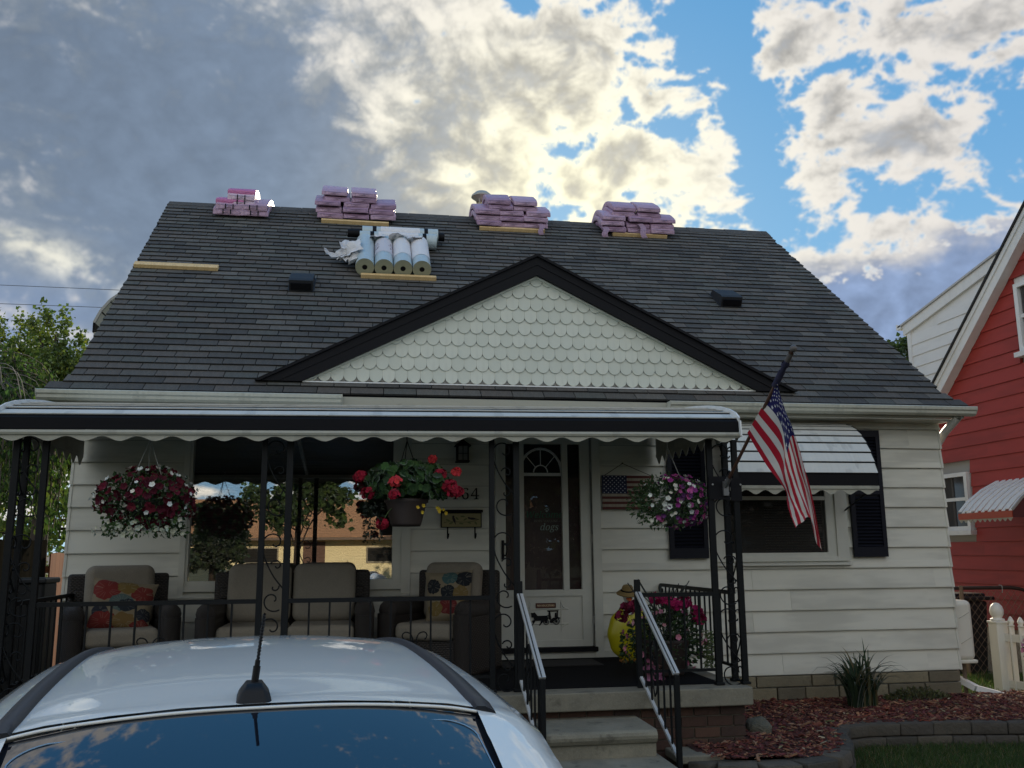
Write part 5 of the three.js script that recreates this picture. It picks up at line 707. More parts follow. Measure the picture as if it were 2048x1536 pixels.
  for (const [l, x, s, nn, R] of [['crosswise roll with black bands, the lower of two above the four rolls', 2.97, 4.05, 0.115, 0.105], ['crosswise roll with a long white paper, the higher of two above the four rolls', 3.00, 4.26, 0.115, 0.105]]) {
    const t = roll(l, 1.0, R, [0.0, 0.52, 0]); set(t, new THREE.Matrix4().copy(roofBasis).setPosition(onRoof(x, s, nn)).multiply(ax)); mesh('core_tube', cyl(0.055, 0.055, s > 4.1 ? 1.28 : 1.02, 0, s > 4.1 ? 0.05 : 0, 0, 14), C.black, t);
    for (const y of [-0.34, 0.34]) mesh('black_band', plain(new THREE.CylinderGeometry(R * 1.02, R * 1.02, 0.05, 24, 1, true).translate(0, y, 0)), C.black, t);
  }
}
{ // flue with a cap behind the third stack
  const t = thing('flue_cap', 'round grey flue cap rising behind the ridge beside a pink stack', 'chimney cap', [4.33, 0, -4.75]), g = mat([0.40, 0.39, 0.34], 0.5, { metalness: 0.3 });
  mesh('flue_pipe', cyl(0.075, 0.075, 1.35, 0, 6.45, 0, 18), mat([0.45, 0.38, 0.22], 0.6), t); mesh('cap', lathe([[0.001, 7.32], [0.10, 7.30], [0.155, 7.25], [0.165, 7.22], [0.16, 7.215], [0.09, 7.16], [0.08, 7.12], [0.001, 7.12]], 28), g, t); mesh('cap_strut', [...[0, 2.1, 4.2].map((a) => bar([Math.cos(a) * 0.075, 7.05, Math.sin(a) * 0.075], [Math.cos(a) * 0.10, 7.2, Math.sin(a) * 0.10], 0.015, 0.006))], g, t);
}
// ===================== the car =====================
{
  const t = thing('parked_car', 'white car with black roof strips and a dark blue reflecting rear window', 'car', [2.365, 0, 6.60], 0.125);
  const paint = mat([0.86, 0.85, 0.79], 0.4, { P: 1, clearcoat: 1, clearcoatRoughness: 0.03 }), dark = mat([0.008, 0.008, 0.009], 0.45, { P: 1, specularIntensity: 0.6 }), glass = mat([0.006, 0.009, 0.016], 0.02, { P: 1, ior: 2.0, specularIntensity: 1 });
  // heights of the centre line and the section; z from -3.7 (nose) to +0.95 (tail), 0 at the rear edge of the roof
  const CL = [[-3.85, 0.62], [-3.75, 0.78], [-3.3, 0.90], [-2.75, 1.00], [-2.55, 1.05], [-2.0, 1.335], [-1.75, 1.405], [-1.4, 1.447], [-1.0, 1.468], [-0.6, 1.462], [-0.3, 1.446], [-0.1, 1.428], [0, 1.417], [0.25, 1.328], [0.5, 1.224], [0.7, 1.128], [0.78, 1.08], [0.84, 0.98], [0.9, 0.62]];
  const cl = (z) => { let i = 1; while (i < CL.length - 1 && CL[i][0] < z) i++; const a = CL[Math.max(0, i - 2)], b = CL[i - 1], c = CL[i], d = CL[Math.min(CL.length - 1, i + 1)], k = clamp01((z - b[0]) / (c[0] - b[0])), m0 = (c[1] - a[1]) / (c[0] - a[0]) * (c[0] - b[0]), m1 = (d[1] - b[1]) / (d[0] - b[0]) * (c[0] - b[0]); const k2 = k * k, k3 = k2 * k; return (2 * k3 - 3 * k2 + 1) * b[1] + (k3 - 2 * k2 + k) * m0 + (-2 * k3 + 3 * k2) * c[1] + (k3 - k2) * m1; };
  const SEC = [[0, 0], [0.16, -0.002], [0.30, -0.010], [0.42, -0.022], [0.485, -0.034], [0.525, -0.043], [0.585, -0.060], [0.64, -0.095], [0.668, -0.165], [0.686, -0.28], [0.705, -0.43], [0.735, -0.475], [0.775, -0.51], [0.80, -0.57], [0.815, -0.70], [0.81, -0.95], [0.76, -1.16]];
  const wide = (z) => (z > 0 ? 1 - 0.07 * z : z < -2.6 ? 1 - 0.10 * ((z + 2.6) / -1.25) ** 2 : 1), beltY = 0.99; // y of the shoulder
  const sec = (z) => { const y = cl(z), h = Math.max(0.02, y - beltY), k = h / 0.43; return SEC.map(([x, d], i) => { if (i <= 10) { const roofN = x / 0.705; return [(k >= 0.9 ? x : lerp(roofN * 0.73, x, clamp01(k))) * wide(z), y + d * (k >= 1 ? 1 : Math.max(0.08, k))]; } return [x * wide(z), Math.max(0.22, Math.min(y - 0.02, beltY + (d + 0.43) * 1))]; }); };
  const zs = []; for (let z = -3.85; z < 0.9; z += z > -0.35 && z < 0.8 ? 0.025 : 0.09) zs.push(z); zs.push(0.9);
  const skin = (z0, z1, i0, i1, off) => { const Z = zs.filter((z) => z >= z0 - 1e-6 && z <= z1 + 1e-6), p = [], idx = []; const cols = []; for (let s = -i1; s <= i1; s++) if (Math.abs(s) >= i0) cols.push(s);
    for (const z of Z) { const q = sec(z); for (const s of cols) { const [x, y] = q[Math.abs(s)]; p.push(Math.sign(s) * x, y + off, z); } }
    const n = cols.length; for (let a = 0; a + 1 < Z.length; a++) for (let b = 0; b + 1 < n; b++) { if (cols[b + 1] - cols[b] > 1) continue; const k = a * n + b; idx.push(k, k + n, k + 1, k + 1, k + n, k + n + 1); }
    const g = new THREE.BufferGeometry(); g.setAttribute('position', new THREE.BufferAttribute(new Float32Array(p), 3)); g.setIndex(idx); g.computeVertexNormals(); return plain(g); };
  mesh('roof_panel', skin(-2.02, 0.001, 0, 4, 0), paint, t);
  { const q = sec(0), pts = []; for (let k = -4; k <= 4; k++) pts.push(V(Math.sign(k) * q[Math.abs(k)][0], q[Math.abs(k)][1] - 0.0035, -0.001)); mesh('roof_lip', tube(pts, 0.0036, 8, 60), paint, t); }
  // body sides, bonnet and tail
  mesh('body_side', [skin(-2.02, 0.9, 4, 16, 0)], paint, t);
  mesh('bonnet', skin(-3.85, -2.55, 0, 16, 0), paint, t); mesh('windscreen', skin(-2.56, -2.0, 0, 8, 0), glass, t); mesh('front_wing', skin(-2.56, -2.0, 8, 16, -0.001), paint, t, stuffPart);
  mesh('tailgate', skin(0.68, 0.9, 0, 5, -0.006), paint, t);
  // rear window set a little lower than the roof, its dark border and heater line
  { const gl = (z) => 1.4095 - 0.315 * z - 0.13 * z * z; const G = (u0, u1, z0, z1, off, m, name, nu = 24, nz = 24) => { const p = [], idx = []; for (let j = 0; j <= nz; j++) for (let i = 0; i <= nu; i++) { const z = lerp(z0, z1, j / nz), u = lerp(u0, u1, i / nu), lim = 0.505 + 0.05 * clamp01(z / 0.7), x = u * lim, y = cl(z) - 0.062 * (x / 0.55) ** 2.2 * 0.75 * 1; const e = Math.abs(x); p.push(x, gl(z) - 0.045 * Math.pow(e / 0.52, 2.6) + off, z); } for (let j = 0; j < nz; j++) for (let i = 0; i < nu; i++) { const k = j * (nu + 1) + i; idx.push(k, k + nu + 1, k + 1, k + 1, k + nu + 1, k + nu + 2); } const g = new THREE.BufferGeometry(); g.setAttribute('position', new THREE.BufferAttribute(new Float32Array(p), 3)); g.setIndex(idx); g.computeVertexNormals(); return name ? mesh(name, plain(g), m, t) : plain(g); };
    G(-1, 1, 0.0, 0.70, 0, glass, 'rear_window');
    const line = mat([0.22, 0.36, 0.5], 0.4), pts = []; const Y = (x, z) => gl(z) - 0.045 * Math.pow(Math.abs(x) / 0.52, 2.6) + 0.0012; for (let i = 0; i <= 20; i++) { const z = 0.70 - 0.60 * (i / 20); pts.push([-0.46 - 0.03 * clamp01(z / 0.7), z]); } for (let i = 0; i <= 8; i++) { const a = (i / 8) * Math.PI / 2; pts.push([-0.40 - 0.065 * Math.cos(a), 0.100 - 0.055 * Math.sin(a)]); } const L = pts.concat([...pts].reverse().map(([x, z]) => [-x, z])); mesh('heater_line', tube(L.map(([x, z]) => V(x, Y(x, z), z)), 0.0018, 4, 160), line, t); }
  for (const s of [-1, 1]) { // roof strips
    const a = [], pz = []; for (let z = -1.95; z <= 0.012; z += 0.05) pz.push(z); const p = [], idx = [], prof = [[0.478, -0.004], [0.486, 0.012], [0.505, 0.018], [0.528, 0.012], [0.536, -0.008]];
    pz.forEach((z) => { const y = cl(z), e = clamp01((z + 1.95) / 0.25) * (z > -0.03 ? 0.7 : 1); prof.forEach(([x, h]) => { p.push(s * x, y - 0.038 - (x - 0.5) * 0.3 + h * e, z); }); }); const n = 5; for (let i = 0; i + 1 < pz.length; i++) for (let j = 0; j < 4; j++) { const k = i * n + j; idx.push(k, k + n, k + 1, k + 1, k + n, k + n + 1); } const l = (pz.length - 1) * n; idx.push(l, l + 1, l + 4, l + 1, l + 3, l + 4, l + 1, l + 2, l + 3);
    const g = new THREE.BufferGeometry(); g.setAttribute('position', new THREE.BufferAttribute(new Float32Array(p), 3)); g.setIndex(idx); g.computeVertexNormals(); mesh('roof_strip', plain(g), mat([0.025, 0.024, 0.028], 0.42), t);
    // side windows, wheels, lamps, mirror
    const sw = []; for (const [z0, z1] of [[-2.05, -1.15], [-1.08, -0.25]]) { const A = (z, y) => { const q = sec(z); for (let i = 7; i < 10; i++) { const [x0, y0] = q[i], [x1, y1] = q[i + 1]; if (y <= y0 && y >= y1) { const k = (y0 - y) / (y0 - y1); return [s * (lerp(x0, x1, k) + 0.004), y, z]; } } return [s * (q[10][0] + 0.004), y, z]; }; const hi = (z) => Math.min(cl(z) - 0.14, 1.30); const P4 = [A(z0, Math.min(hi(z0), 1.12)), A(z1, 1.03), A(z1, hi(z1)), A(z0 + 0.3, hi(z0 + 0.3)), A(z0, 1.03)]; const g2 = new THREE.BufferGeometry(); g2.setAttribute('position', new THREE.BufferAttribute(new Float32Array([P4[4], P4[1], P4[2], P4[4], P4[2], P4[3], P4[4], P4[3], P4[0]].flat()), 3)); g2.computeVertexNormals(); mesh('side_window', plain(g2), glass, t); }
    for (const z of [0.12, -2.75]) { const w = part('wheel', t, [s * 0.74, 0.335, z]); mesh('tyre', plain(new THREE.TorusGeometry(0.255, 0.085, 12, 28).rotateY(Math.PI / 2)), dark, w); mesh('rim', [cyl(0.2, 0.2, 0.06, 0, 0, 0, 20, 0, Math.PI / 2), ...[0, 1, 2, 3, 4].map((k) => box(0.07, 0.4, 0.04, 0, 0, 0, k * TAU / 10))], mat([0.45, 0.45, 0.46], 0.35, { metalness: 0.8 }), w); }
    mesh('tail_lamp', rbox(0.14, 0.24, 0.10, 0.03, s * 0.68, 0.92, 0.84), mat([0.35, 0.01, 0.012], 0.2), t); mesh('head_lamp', rbox(0.22, 0.10, 0.20, 0.04, s * 0.62, 0.72, -3.66), mat([0.6, 0.6, 0.6], 0.1), t); mesh('mirror', rbox(0.16, 0.12, 0.10, 0.04, s * 0.86, 1.02, -1.9, 3), paint, t);
  }
  mesh('bumper', [rbox(1.62, 0.26, 0.22, 0.08, 0, 0.48, 0.86, 3), rbox(1.5, 0.22, 0.2, 0.07, 0, 0.42, -3.84, 3)], paint, t); mesh('underbody', span(-0.78, 0.78, 0.2, 0.55, -3.7, 0.8), dark, t);
  // antenna: moulded foot and a coiled whip leaning forward
  const a = part('antenna', t, [-0.010, 1.412, -0.066]); { const f = rbox(0.078, 0.054, 0.11, 0.016, 0, 0.025, 0, 5), p = f.attributes.position; for (let i = 0; i < p.count; i++) { const k = clamp01(p.getY(i) / 0.05), e = Math.abs(p.getX(i)) / 0.04; p.setX(i, p.getX(i) * (1 - 0.30 * k * k)); p.setZ(i, p.getZ(i) * (1 - 0.25 * k) - 0.010 * k); p.setY(i, p.getY(i) - 0.016 * k * e * e); } f.computeVertexNormals(); mesh('antenna_foot', f, dark, a); }
  const dir = V(0.10, 1, 0.06).normalize(), q = (k) => V(0, 0.035, -0.01).addScaledVector(dir, k); mesh('whip_base', [tube([q(0), q(0.045)], 0.0085, 10), tube([q(0.045), q(0.058)], 0.006, 10)], dark, a); const co = []; for (let i = 0; i <= 120; i++) { const k = i / 120, an = k * TAU * 14, c = q(0.056 + 0.104 * k); co.push(c.add(V(Math.cos(an) * 0.0011, 0, Math.sin(an) * 0.0011))); } mesh('whip', tube(co, 0.0034, 5, 480), dark, a);
}
// ===================== flag on its pole =====================
{
  const t = thing('flag_on_pole', 'stars and stripes flag hanging in folds from a slanted pole on the corner column', 'flag');
  const A = V(5.362, 2.235, 1.985), B = V(5.47, 3.078, 3.0), dir = B.clone().sub(A).normalize(), Q = (k) => A.clone().lerp(B, k);
  mesh('pole', tube([A, B], 0.0125, 10), mat([0.075, 0.035, 0.022], 0.45), t); mesh('finial', [plain(new THREE.SphereGeometry(0.026, 16, 12).translate(...B.clone().addScaledVector(dir, 0.02).toArray())), tube([Q(0.93), Q(0.985)], 0.02, 10)], mat([0.10, 0.09, 0.085], 0.5), t);
  mesh('bracket', [tube([Q(-0.02), Q(0.06)], 0.020, 10), span(5.345, 5.385, 2.15, 2.26, 1.957, 1.98)], mat([0.2, 0.2, 0.2], 0.5, { metalness: 0.5 }), t);
  const ft = canvasTex(1024, 640, (c, w, h) => { for (let i = 0; i < 13; i++) { c.fillStyle = i & 1 ? '#d9d5cc' : '#b01c30'; c.fillRect(0, (i * h) / 13, w, h / 13 + 1); } c.fillStyle = '#23235c'; c.fillRect(0, 0, w * 0.42, (h * 7) / 13); c.fillStyle = '#e2e0da'; for (let r = 0; r < 9; r++) for (let k = 0; k < (r & 1 ? 5 : 6); k++) { const x = (k + (r & 1 ? 1 : 0.5)) * ((w * 0.42) / 6), y = (r + 0.5) * ((h * 7) / 13 / 9); c.beginPath(); for (let j = 0; j < 10; j++) { const a = -Math.PI / 2 + (j * Math.PI) / 5, q = j & 1 ? 7 : 17; c.lineTo(x + Math.cos(a) * q, y + Math.sin(a) * q); } c.fill(); } });
  // cloth: five threads from the pole (top of the flag first), each followed from the pole to the fly end; (x, y, z) in metres
  const FL = [[[5.433, 2.896, 2.817], [5.528, 2.757, 2.693], [5.642, 2.551, 2.620], [5.715, 2.308, 2.587], [5.797, 2.037, 2.533], [5.847, 1.726, 2.520]],
    [[5.435, 2.848, 2.726], [5.479, 2.760, 2.730], [5.613, 2.562, 2.605], [5.697, 2.311, 2.550], [5.772, 2.068, 2.515], [5.819, 1.775, 2.500]],
    [[5.429, 2.796, 2.634], [5.496, 2.668, 2.687], [5.580, 2.462, 2.610], [5.628, 2.227, 2.614], [5.664, 2.061, 2.637], [5.705, 1.953, 2.640]],
    [[5.387, 2.678, 2.538], [5.552, 2.436, 2.560], [5.546, 2.265, 2.623], [5.594, 2.131, 2.595], [5.608, 2.023, 2.638], [5.625, 1.921, 2.670]],
    [[5.358, 2.580, 2.441], [5.495, 2.357, 2.423], [5.566, 2.163, 2.555], [5.598, 2.087, 2.517], [5.573, 1.986, 2.608], [5.565, 1.883, 2.680]]];
  const cat = (a, b, c, d, k) => 0.5 * (2 * b + (c - a) * k + (2 * a - 5 * b + 4 * c - d) * k * k + (3 * b - a - 3 * c + d) * k * k * k);
  const NU = 70, NV = 44, p = [], uv = [], idx = [];
  const row = (r, u) => { const f = u * 5, i = Math.min(4, Math.floor(f)), k = f - i, g = (j) => FL[r][Math.max(0, Math.min(5, j))]; return [0, 1, 2].map((c) => cat(g(i - 1)[c], g(i)[c], g(i + 1)[c], g(i + 2)[c], k)); };
  for (let v = 0; v <= NV; v++) for (let u = 0; u <= NU; u++) { const f = (v / NV) * 4, i = Math.min(3, Math.floor(f)), k = f - i, R = [i - 1, i, i + 1, i + 2].map((j) => row(Math.max(0, Math.min(4, j)), u / NU)); const P = [0, 1, 2].map((c) => cat(R[0][c], R[1][c], R[2][c], R[3][c], k)); const w = 0.012 * Math.sin(v * 0.5 + u * 0.16) * (u / NU) + 0.006 * noise2(u * 0.2, v * 0.3); p.push(P[0], P[1], P[2] + w); uv.push(u / NU, 1 - v / NV); }
  for (let v = 0; v < NV; v++) for (let u = 0; u < NU; u++) { const k = v * (NU + 1) + u; idx.push(k, k + NU + 1, k + 1, k + 1, k + NU + 1, k + NU + 2); }
  const g = new THREE.BufferGeometry(); g.setAttribute('position', new THREE.BufferAttribute(new Float32Array(p), 3)); g.setAttribute('uv', new THREE.BufferAttribute(new Float32Array(uv), 2)); g.setIndex(idx); g.computeVertexNormals();
  mesh('flag_cloth', plain(g), new THREE.MeshPhysicalMaterial({ map: ft, roughness: 0.85, transmission: 0.3, thickness: 0, ior: 1.3, side: THREE.DoubleSide }), t);
  mesh('furled_end', [tube([Q(0.76), Q(0.80), Q(0.86)], 0.024, 9), tube([Q(0.85), Q(0.89), Q(0.935)], 0.020, 9), tube([Q(0.90), Q(0.915)], 0.028, 9)], mat([0.02, 0.02, 0.05], 0.9), t);
}
// ===================== the neighbours on the right =====================
{
  const t = thing('red_house', 'red sided neighbouring house with white gable trim and a white dormer', 'house');
  const red = mat([0.36, 0.036, 0.028], 0.6, { map: T.dirt }), X = 11.6, SL = 0.875, rake = (y) => -4.17 + (y - 4.26) / SL, ridgeZ = -0.8, ridgeY = 4.26 + (ridgeZ + 4.17) * SL, zf = 4.4;
  const front = (y) => ridgeZ + (ridgeY - y) / SL; // front slope
  mesh('wall', prismX([[-5.5, 0.5], [-5.5, 3.0], [ridgeZ, ridgeY - 0.15], [zf, 2.6], [zf, 0.5]], X + 0.04, X + 8), C.wallback, t);
  mesh('foundation_wall', prismX([[-5.55, -0.1], [-5.55, 0.60], [zf, 0.60], [zf, -0.1]], X + 0.02, X + 8.02), mat([0.50, 0.43, 0.34], 0.9, { map: T.concrete }), t);
  for (let k = 0; k < 34; k++) { const y0 = 0.60 + k * EXPO, y1 = y0 + EXPO - 0.002; if (y1 > ridgeY - 0.3) break; const z0 = y1 > 3.1 ? rake(y1) + 0.05 : -5.5, z1 = Math.min(zf, front(y1) - 0.05); if (z1 - z0 < 0.1) continue;
    const segs = []; const op = [[-4.50, -3.70, 1.90, 2.95], [-2.40, -1.3, 4.30, 5.45]].find((o) => o[2] < y0 + 0.1 && o[3] > y0 + 0.1); if (op) { segs.push([z0, op[0]], [op[1], z1]); } else segs.push([z0, z1]);
    for (const [a, b] of segs) { const zb = Math.min(b, -0.5); if (zb - a < 0.05) continue; const g = prismZ([[X + 0.05, y0], [X - 0.012, y0], [X - 0.012, y0 + 0.012], [X + 0.006, y1], [X + 0.05, y1]], a, zb); const u = g.attributes.uv; for (let i = 0; i < u.count; i++) u.setXY(i, u.getX(i) + k * 0.37, u.getY(i) + k * 0.61); mesh('siding_board', g, red, t); if (zb < b) mesh('siding_board', prismZ([[X + 0.05, y0], [X - 0.012, y0], [X + 0.006, y1], [X + 0.05, y1]], zb + 0.003, b), red, t); } }
  const band = (w0, w1, x0, x1, m, name) => { const q = (z, d) => [z, 4.258 + (z + 4.17) * SL - d]; mesh(name, prismX([q(-5.9, w0), q(ridgeZ, w0), q(ridgeZ, w1), q(-5.9, w1)], x0, x1), m, t); const f = (z, d) => [z, ridgeY - (z - ridgeZ) * SL - d]; mesh(name, prismX([f(ridgeZ + 0.002, w0), f(zf + 0.3, w0), f(zf + 0.3, w1), f(ridgeZ + 0.002, w1)], x0, x1), m, t); };
  band(-0.03, 0.012, X - 0.20, X + 8.2, mat([0.04, 0.04, 0.042], 0.95, { map: T.speck }), 'roof'); band(0.014, 0.10, X - 0.175, X - 0.155, C.white, 'rake_board'); band(0.085, 0.27, X - 0.155, X - 0.005, C.white, 'rake_board');
  // dormer
  const d = part('dormer', t), top = (z) => 5.30 + (z + 4.94) * 0.195;
  mesh('dormer_wall', prismX([[-4.92, 3.4], [-4.92, top(-4.92)], [-1.2, top(-1.2)], [-1.2, 6.0]], X + 0.03, X + 7.6), C.white, d);
  for (let k = 0; k < 14; k++) { const y0 = 3.55 + k * 0.19, y1 = y0 + 0.188, a = y1 > top(-4.94) ? -4.94 + (y1 - 5.30) / 0.195 : -4.94, b = rake(y0) + 0.15; if (b - a > 0.05) mesh('siding_board', prismZ([[X + 0.05, y0], [X + 0.012, y0], [X + 0.012, y0 + 0.01], [X + 0.026, y1], [X + 0.05, y1]], a, b), C.white, d); }
  mesh('corner_trim', span(X - 0.0, X + 0.06, 3.5, 5.32, -4.99, -4.90), C.white, d);
  mesh('dormer_roof', prismX([[-5.16, top(-5.16) + 0.17], [-1.0, top(-1.0) + 0.17], [-1.0, top(-1.0) + 0.2], [-5.16, top(-5.16) + 0.2]], X - 0.05, X + 7.7), mat([0.5, 0.5, 0.5], 0.8), d); mesh('dormer_fascia', prismX([[-5.06, top(-5.06) - 0.0], [-1.1, top(-1.1) - 0.0], [-1.1, top(-1.1) + 0.168], [-5.06, top(-5.06) + 0.168]], X - 0.02, X + 0.045), C.white, d); mesh('gutter', prismX([[-5.20, 5.40], [-5.08, 5.40], [-5.08, 5.46], [-5.20, 5.50]], X - 0.05, X + 7.7), C.white, d);
  for (const [z0, z1, y0, y1, midy] of [[-4.45, -3.745, 1.99, 2.86, 2.46], [-2.34, -1.4, 4.40, 5.37, 4.9]]) { const w = part('window', t); mesh('frame', [span(X - 0.05, X + 0.05, y0, y1, z0, z0 + 0.07), span(X - 0.05, X + 0.05, y0, y1, z1 - 0.07, z1), span(X - 0.05, X + 0.05, y1 - 0.06, y1, z0 + 0.07, z1 - 0.07), span(X - 0.05, X + 0.05, y0, y0 + 0.06, z0 + 0.07, z1 - 0.07), span(X - 0.02, X + 0.05, midy - 0.025, midy + 0.025, z0 + 0.07, z1 - 0.07)], C.white, w); mesh('sill', span(X - 0.10, X + 0.05, y0 - 0.07, y0 - 0.002, z0 - 0.06, z1 + 0.06), C.white, w); mesh('pane', span(X + 0.01, X + 0.02, y0, y1, z0, z1), mat([0.045, 0.045, 0.05], 0.08), w); const cu = []; for (let i = 0; i < 12; i++) cu.push(cyl(0.022, 0.022, y1 - y0 - 0.1, X + 0.007, (y0 + y1) / 2, lerp(z0 + 0.12, z0 + 0.30, i / 12), 6)); mesh('curtain', cu, mat([0.10, 0.095, 0.09], 0.9), w, stuffPart); }
}
{
  const t = thing('door_awning', 'white ribbed awning with a red band on the red house wall', 'awning');
  const x0 = 10.95, x1 = 11.6, zA = -3.15, zB = -2.05; const n = 16; for (let i = 0; i < n; i++) { const a = lerp(zA, zB, i / n), b = lerp(zA, zB, (i + 0.94) / n), h = i & 1 ? 0.0 : 0.022; const g = prismZ([[x1, 2.66 + h], [11.33, 2.53 + h], [11.1, 2.37 + h], [x0, 2.22 + h], [x0, 2.205 + h], [11.1, 2.35 + h], [11.33, 2.51 + h], [x1, 2.64 + h]], a, b); mesh('slat', g, C.white, t); }
  mesh('front_fascia', span(x0 - 0.01, x0 + 0.005, 2.12, 2.206, zA, zB), mat([0.38, 0.06, 0.03], 0.5), t); const v = valance(zA, zB, 2.122, 0, 0.05, 0.10, t, C.cream); v.rotation.y = -Math.PI / 2; v.position.set(x0, 0, 0);
  mesh('end_panel', prismZ([[x1, 2.64], [11.33, 2.51], [11.1, 2.35], [x0, 2.20], [x0, 2.12], [x1, 2.12]], zB - 0.02, zB), mat([0.10, 0.03, 0.03], 0.6), t); mesh('end_arc', [bar([x1, 2.66, zB], [11.33, 2.53, zB], 0.02, 0.03), bar([11.33, 2.53, zB], [11.1, 2.37, zB], 0.02, 0.03), bar([11.1, 2.37, zB], [x0, 2.22, zB], 0.02, 0.03)], C.wire, t);
}
{ // chain link fence across the gap
  const t = thing('chain_link_fence', 'rusty chain link fence closing the gap between the two houses', 'fence'), rust = mat([0.22, 0.15, 0.10], 0.7), Z = -2.5;
  mesh('top_rail', tube([[8.66, 1.205, Z], [10.9, 1.205, Z], [11.22, 1.195, Z], [11.38, 1.15, Z], [11.42, 1.0, Z], [11.42, 0.02, Z]], 0.024, 8, 40), mat([0.045, 0.03, 0.024], 0.6), t); for (const x of [10.40]) mesh('post', tube([[x, 0.0, Z + 0.03], [x, 1.24, Z + 0.03]], 0.026, 8), rust, t);
  mesh('tension_hook', tube([[10.98, 1.24, Z], [11.0, 1.23, Z + 0.03], [11.0, 1.14, Z + 0.03]], 0.006, 5), C.wire, t);
  const w = [], s = 0.10; for (let k = -14; k < 42; k++) for (const q of [1, -1]) { let x0 = 8.66 + k * s, y0 = q > 0 ? 0.03 : 1.17, x1 = x0 + 1.14 * 0.85, y1 = q > 0 ? 1.17 : 0.03; const cl2 = (xa, ya, xb, yb, lim, hi) => { const t2 = (lim - xa) / (xb - xa); return [lim, ya + (yb - ya) * t2]; }; if (x1 < 9.6 || x0 > 11.38) continue; if (x1 > 11.4) [x1, y1] = cl2(x0, y0, x1, y1, 11.4); if (x0 < 9.6) [x0, y0] = cl2(x0, y0, x1, y1, 9.6); w.push(tube([[x0, y0, Z + q * 0.003], [x1, y1, Z + q * 0.003]], 0.0028, 4)); }
  mesh('chain_mesh', w, rust, t, stuffPart);
}
{
  const t = thing('trash_bin', 'black wheeled trash bin with an overhanging lid behind the chain link fence', 'trash bin', [10.74, 0, -3.05]), m = mat([0.012, 0.012, 0.014], 0.5), m2 = mat([0.014, 0.014, 0.016], 0.45);
  const b = rbox(0.52, 1.0, 0.55, 0.04, 0, 0.52, 0, 3), p = b.attributes.position; for (let i = 0; i < p.count; i++) { const k = 0.80 + 0.2 * clamp01(p.getY(i)); p.setX(i, p.getX(i) * k); p.setZ(i, p.getZ(i) * k); } b.computeVertexNormals(); mesh('bin_body', b, m, t); mesh('lid', [rbox(0.62, 0.05, 0.66, 0.02, 0.01, 1.055, 0.02, 2), rbox(0.5, 0.05, 0.5, 0.02, 0, 1.095, 0, 2), cyl(0.02, 0.02, 0.5, 0, 1.04, -0.32, 8, 0, Math.PI / 2)], m2, t); for (const s of [-1, 1]) mesh('wheel', cyl(0.11, 0.11, 0.05, s * 0.2, 0.11, -0.28, 18, 0, Math.PI / 2), m2, t);
}
{
  const t = thing('utility_cover', 'cream plastic utility cover fixed at the house corner by the chain link fence', 'utility box', [8.70, 0, -0.18]), m = mat([0.68, 0.66, 0.57], 0.45, { map: T.grime });
  mesh('cover', rbox(0.24, 0.60, 0.26, 0.055, 0, 0.90, 0, 4), m, t); mesh('lip', rbox(0.25, 0.035, 0.27, 0.012, 0.0, 0.59, 0, 2), m, t); for (const [y, s] of [[1.05, 1], [0.80, 1]]) mesh('crease', bar([-0.05, y - 0.03, 0.132], [0.07, y + 0.03, 0.132], 0.006, 0.004), mat([0.4, 0.38, 0.32], 0.6), t); mesh('conduit', cyl(0.02, 0.02, 0.6, 0.05, 0.3, 0.0, 10), mat([0.15, 0.11, 0.08], 0.7), t);
}
{
  const t = thing('picket_fence', 'white picket fence with a ball topped post by the side path', 'fence'), m = mat([0.74, 0.73, 0.67], 0.5, { map: T.grime });
  t.scale.y = 0.90; t.position.x = 0.08; const x0 = 9.70, z0 = -0.98; mesh('post', rbox(0.145, 0.92, 0.145, 0.008, x0, 0.45, z0), m, t).position.y = 0.09; mesh('post_cap', [lathe([[0.001, 1.145], [0.03, 1.138], [0.062, 1.10], [0.075, 1.05], [0.07, 1.0], [0.052, 0.965], [0.05, 0.955], [0.075, 0.945], [0.078, 0.91], [0.001, 0.91]], 24).translate(x0, 0, z0), rbox(0.165, 0.03, 0.165, 0.008, x0, 0.905, z0)], m, t).position.y = 0.09;
  const dx = 0.022, dz = 0.13; for (let i = 1; i < 6; i++) { const x = x0 + 0.03 + dx * i, z = z0 + 0.02 + dz * i; mesh('picket', rbox(0.062, 0.86, 0.024, 0.006, x, 0.44, z), m, t).position.y = 0.09; mesh('picket_tip', lathe([[0.001, 0.985], [0.014, 0.975], [0.033, 0.93], [0.034, 0.915], [0.022, 0.885], [0.034, 0.878], [0.034, 0.865], [0.001, 0.865]], 14).translate(x, 0, z), m, t).position.y = 0.09; }
  for (const y of [0.72, 0.16]) mesh('rail', bar([x0 + 0.02, y, z0 + 0.01], [x0 + 0.055 + dx * 6, y, z0 + 0.02 + dz * 6], 0.035, 0.09), m, t).position.y = 0.09;
  const r = rng(71), f = thing('flower_box', 'grey hanging planter of pale pink geraniums in front of the picket fence', 'planter', [9.84, 0.56, -0.35]);
  mesh('planter', rbox(0.40, 0.13, 0.16, 0.02, 0.0, 0.0, 0), mat([0.35, 0.36, 0.37], 0.5), f); mesh('foliage', foliage(r, 260, shell(0.24, 0.12, 0.13, 0.09, 0.5), 0.035, GREEN), LEAF, f, stuffPart); mesh('pink_flowers', blooms(r, 170, shell(0.27, 0.135, 0.15, 0.12, 0.85, (d) => d.y > -0.3), 0.020, [[0.62, 0.30, 0.48], [0.7, 0.42, 0.58], [0.55, 0.22, 0.40]], floret), PETAL, f, stuffPart);
}
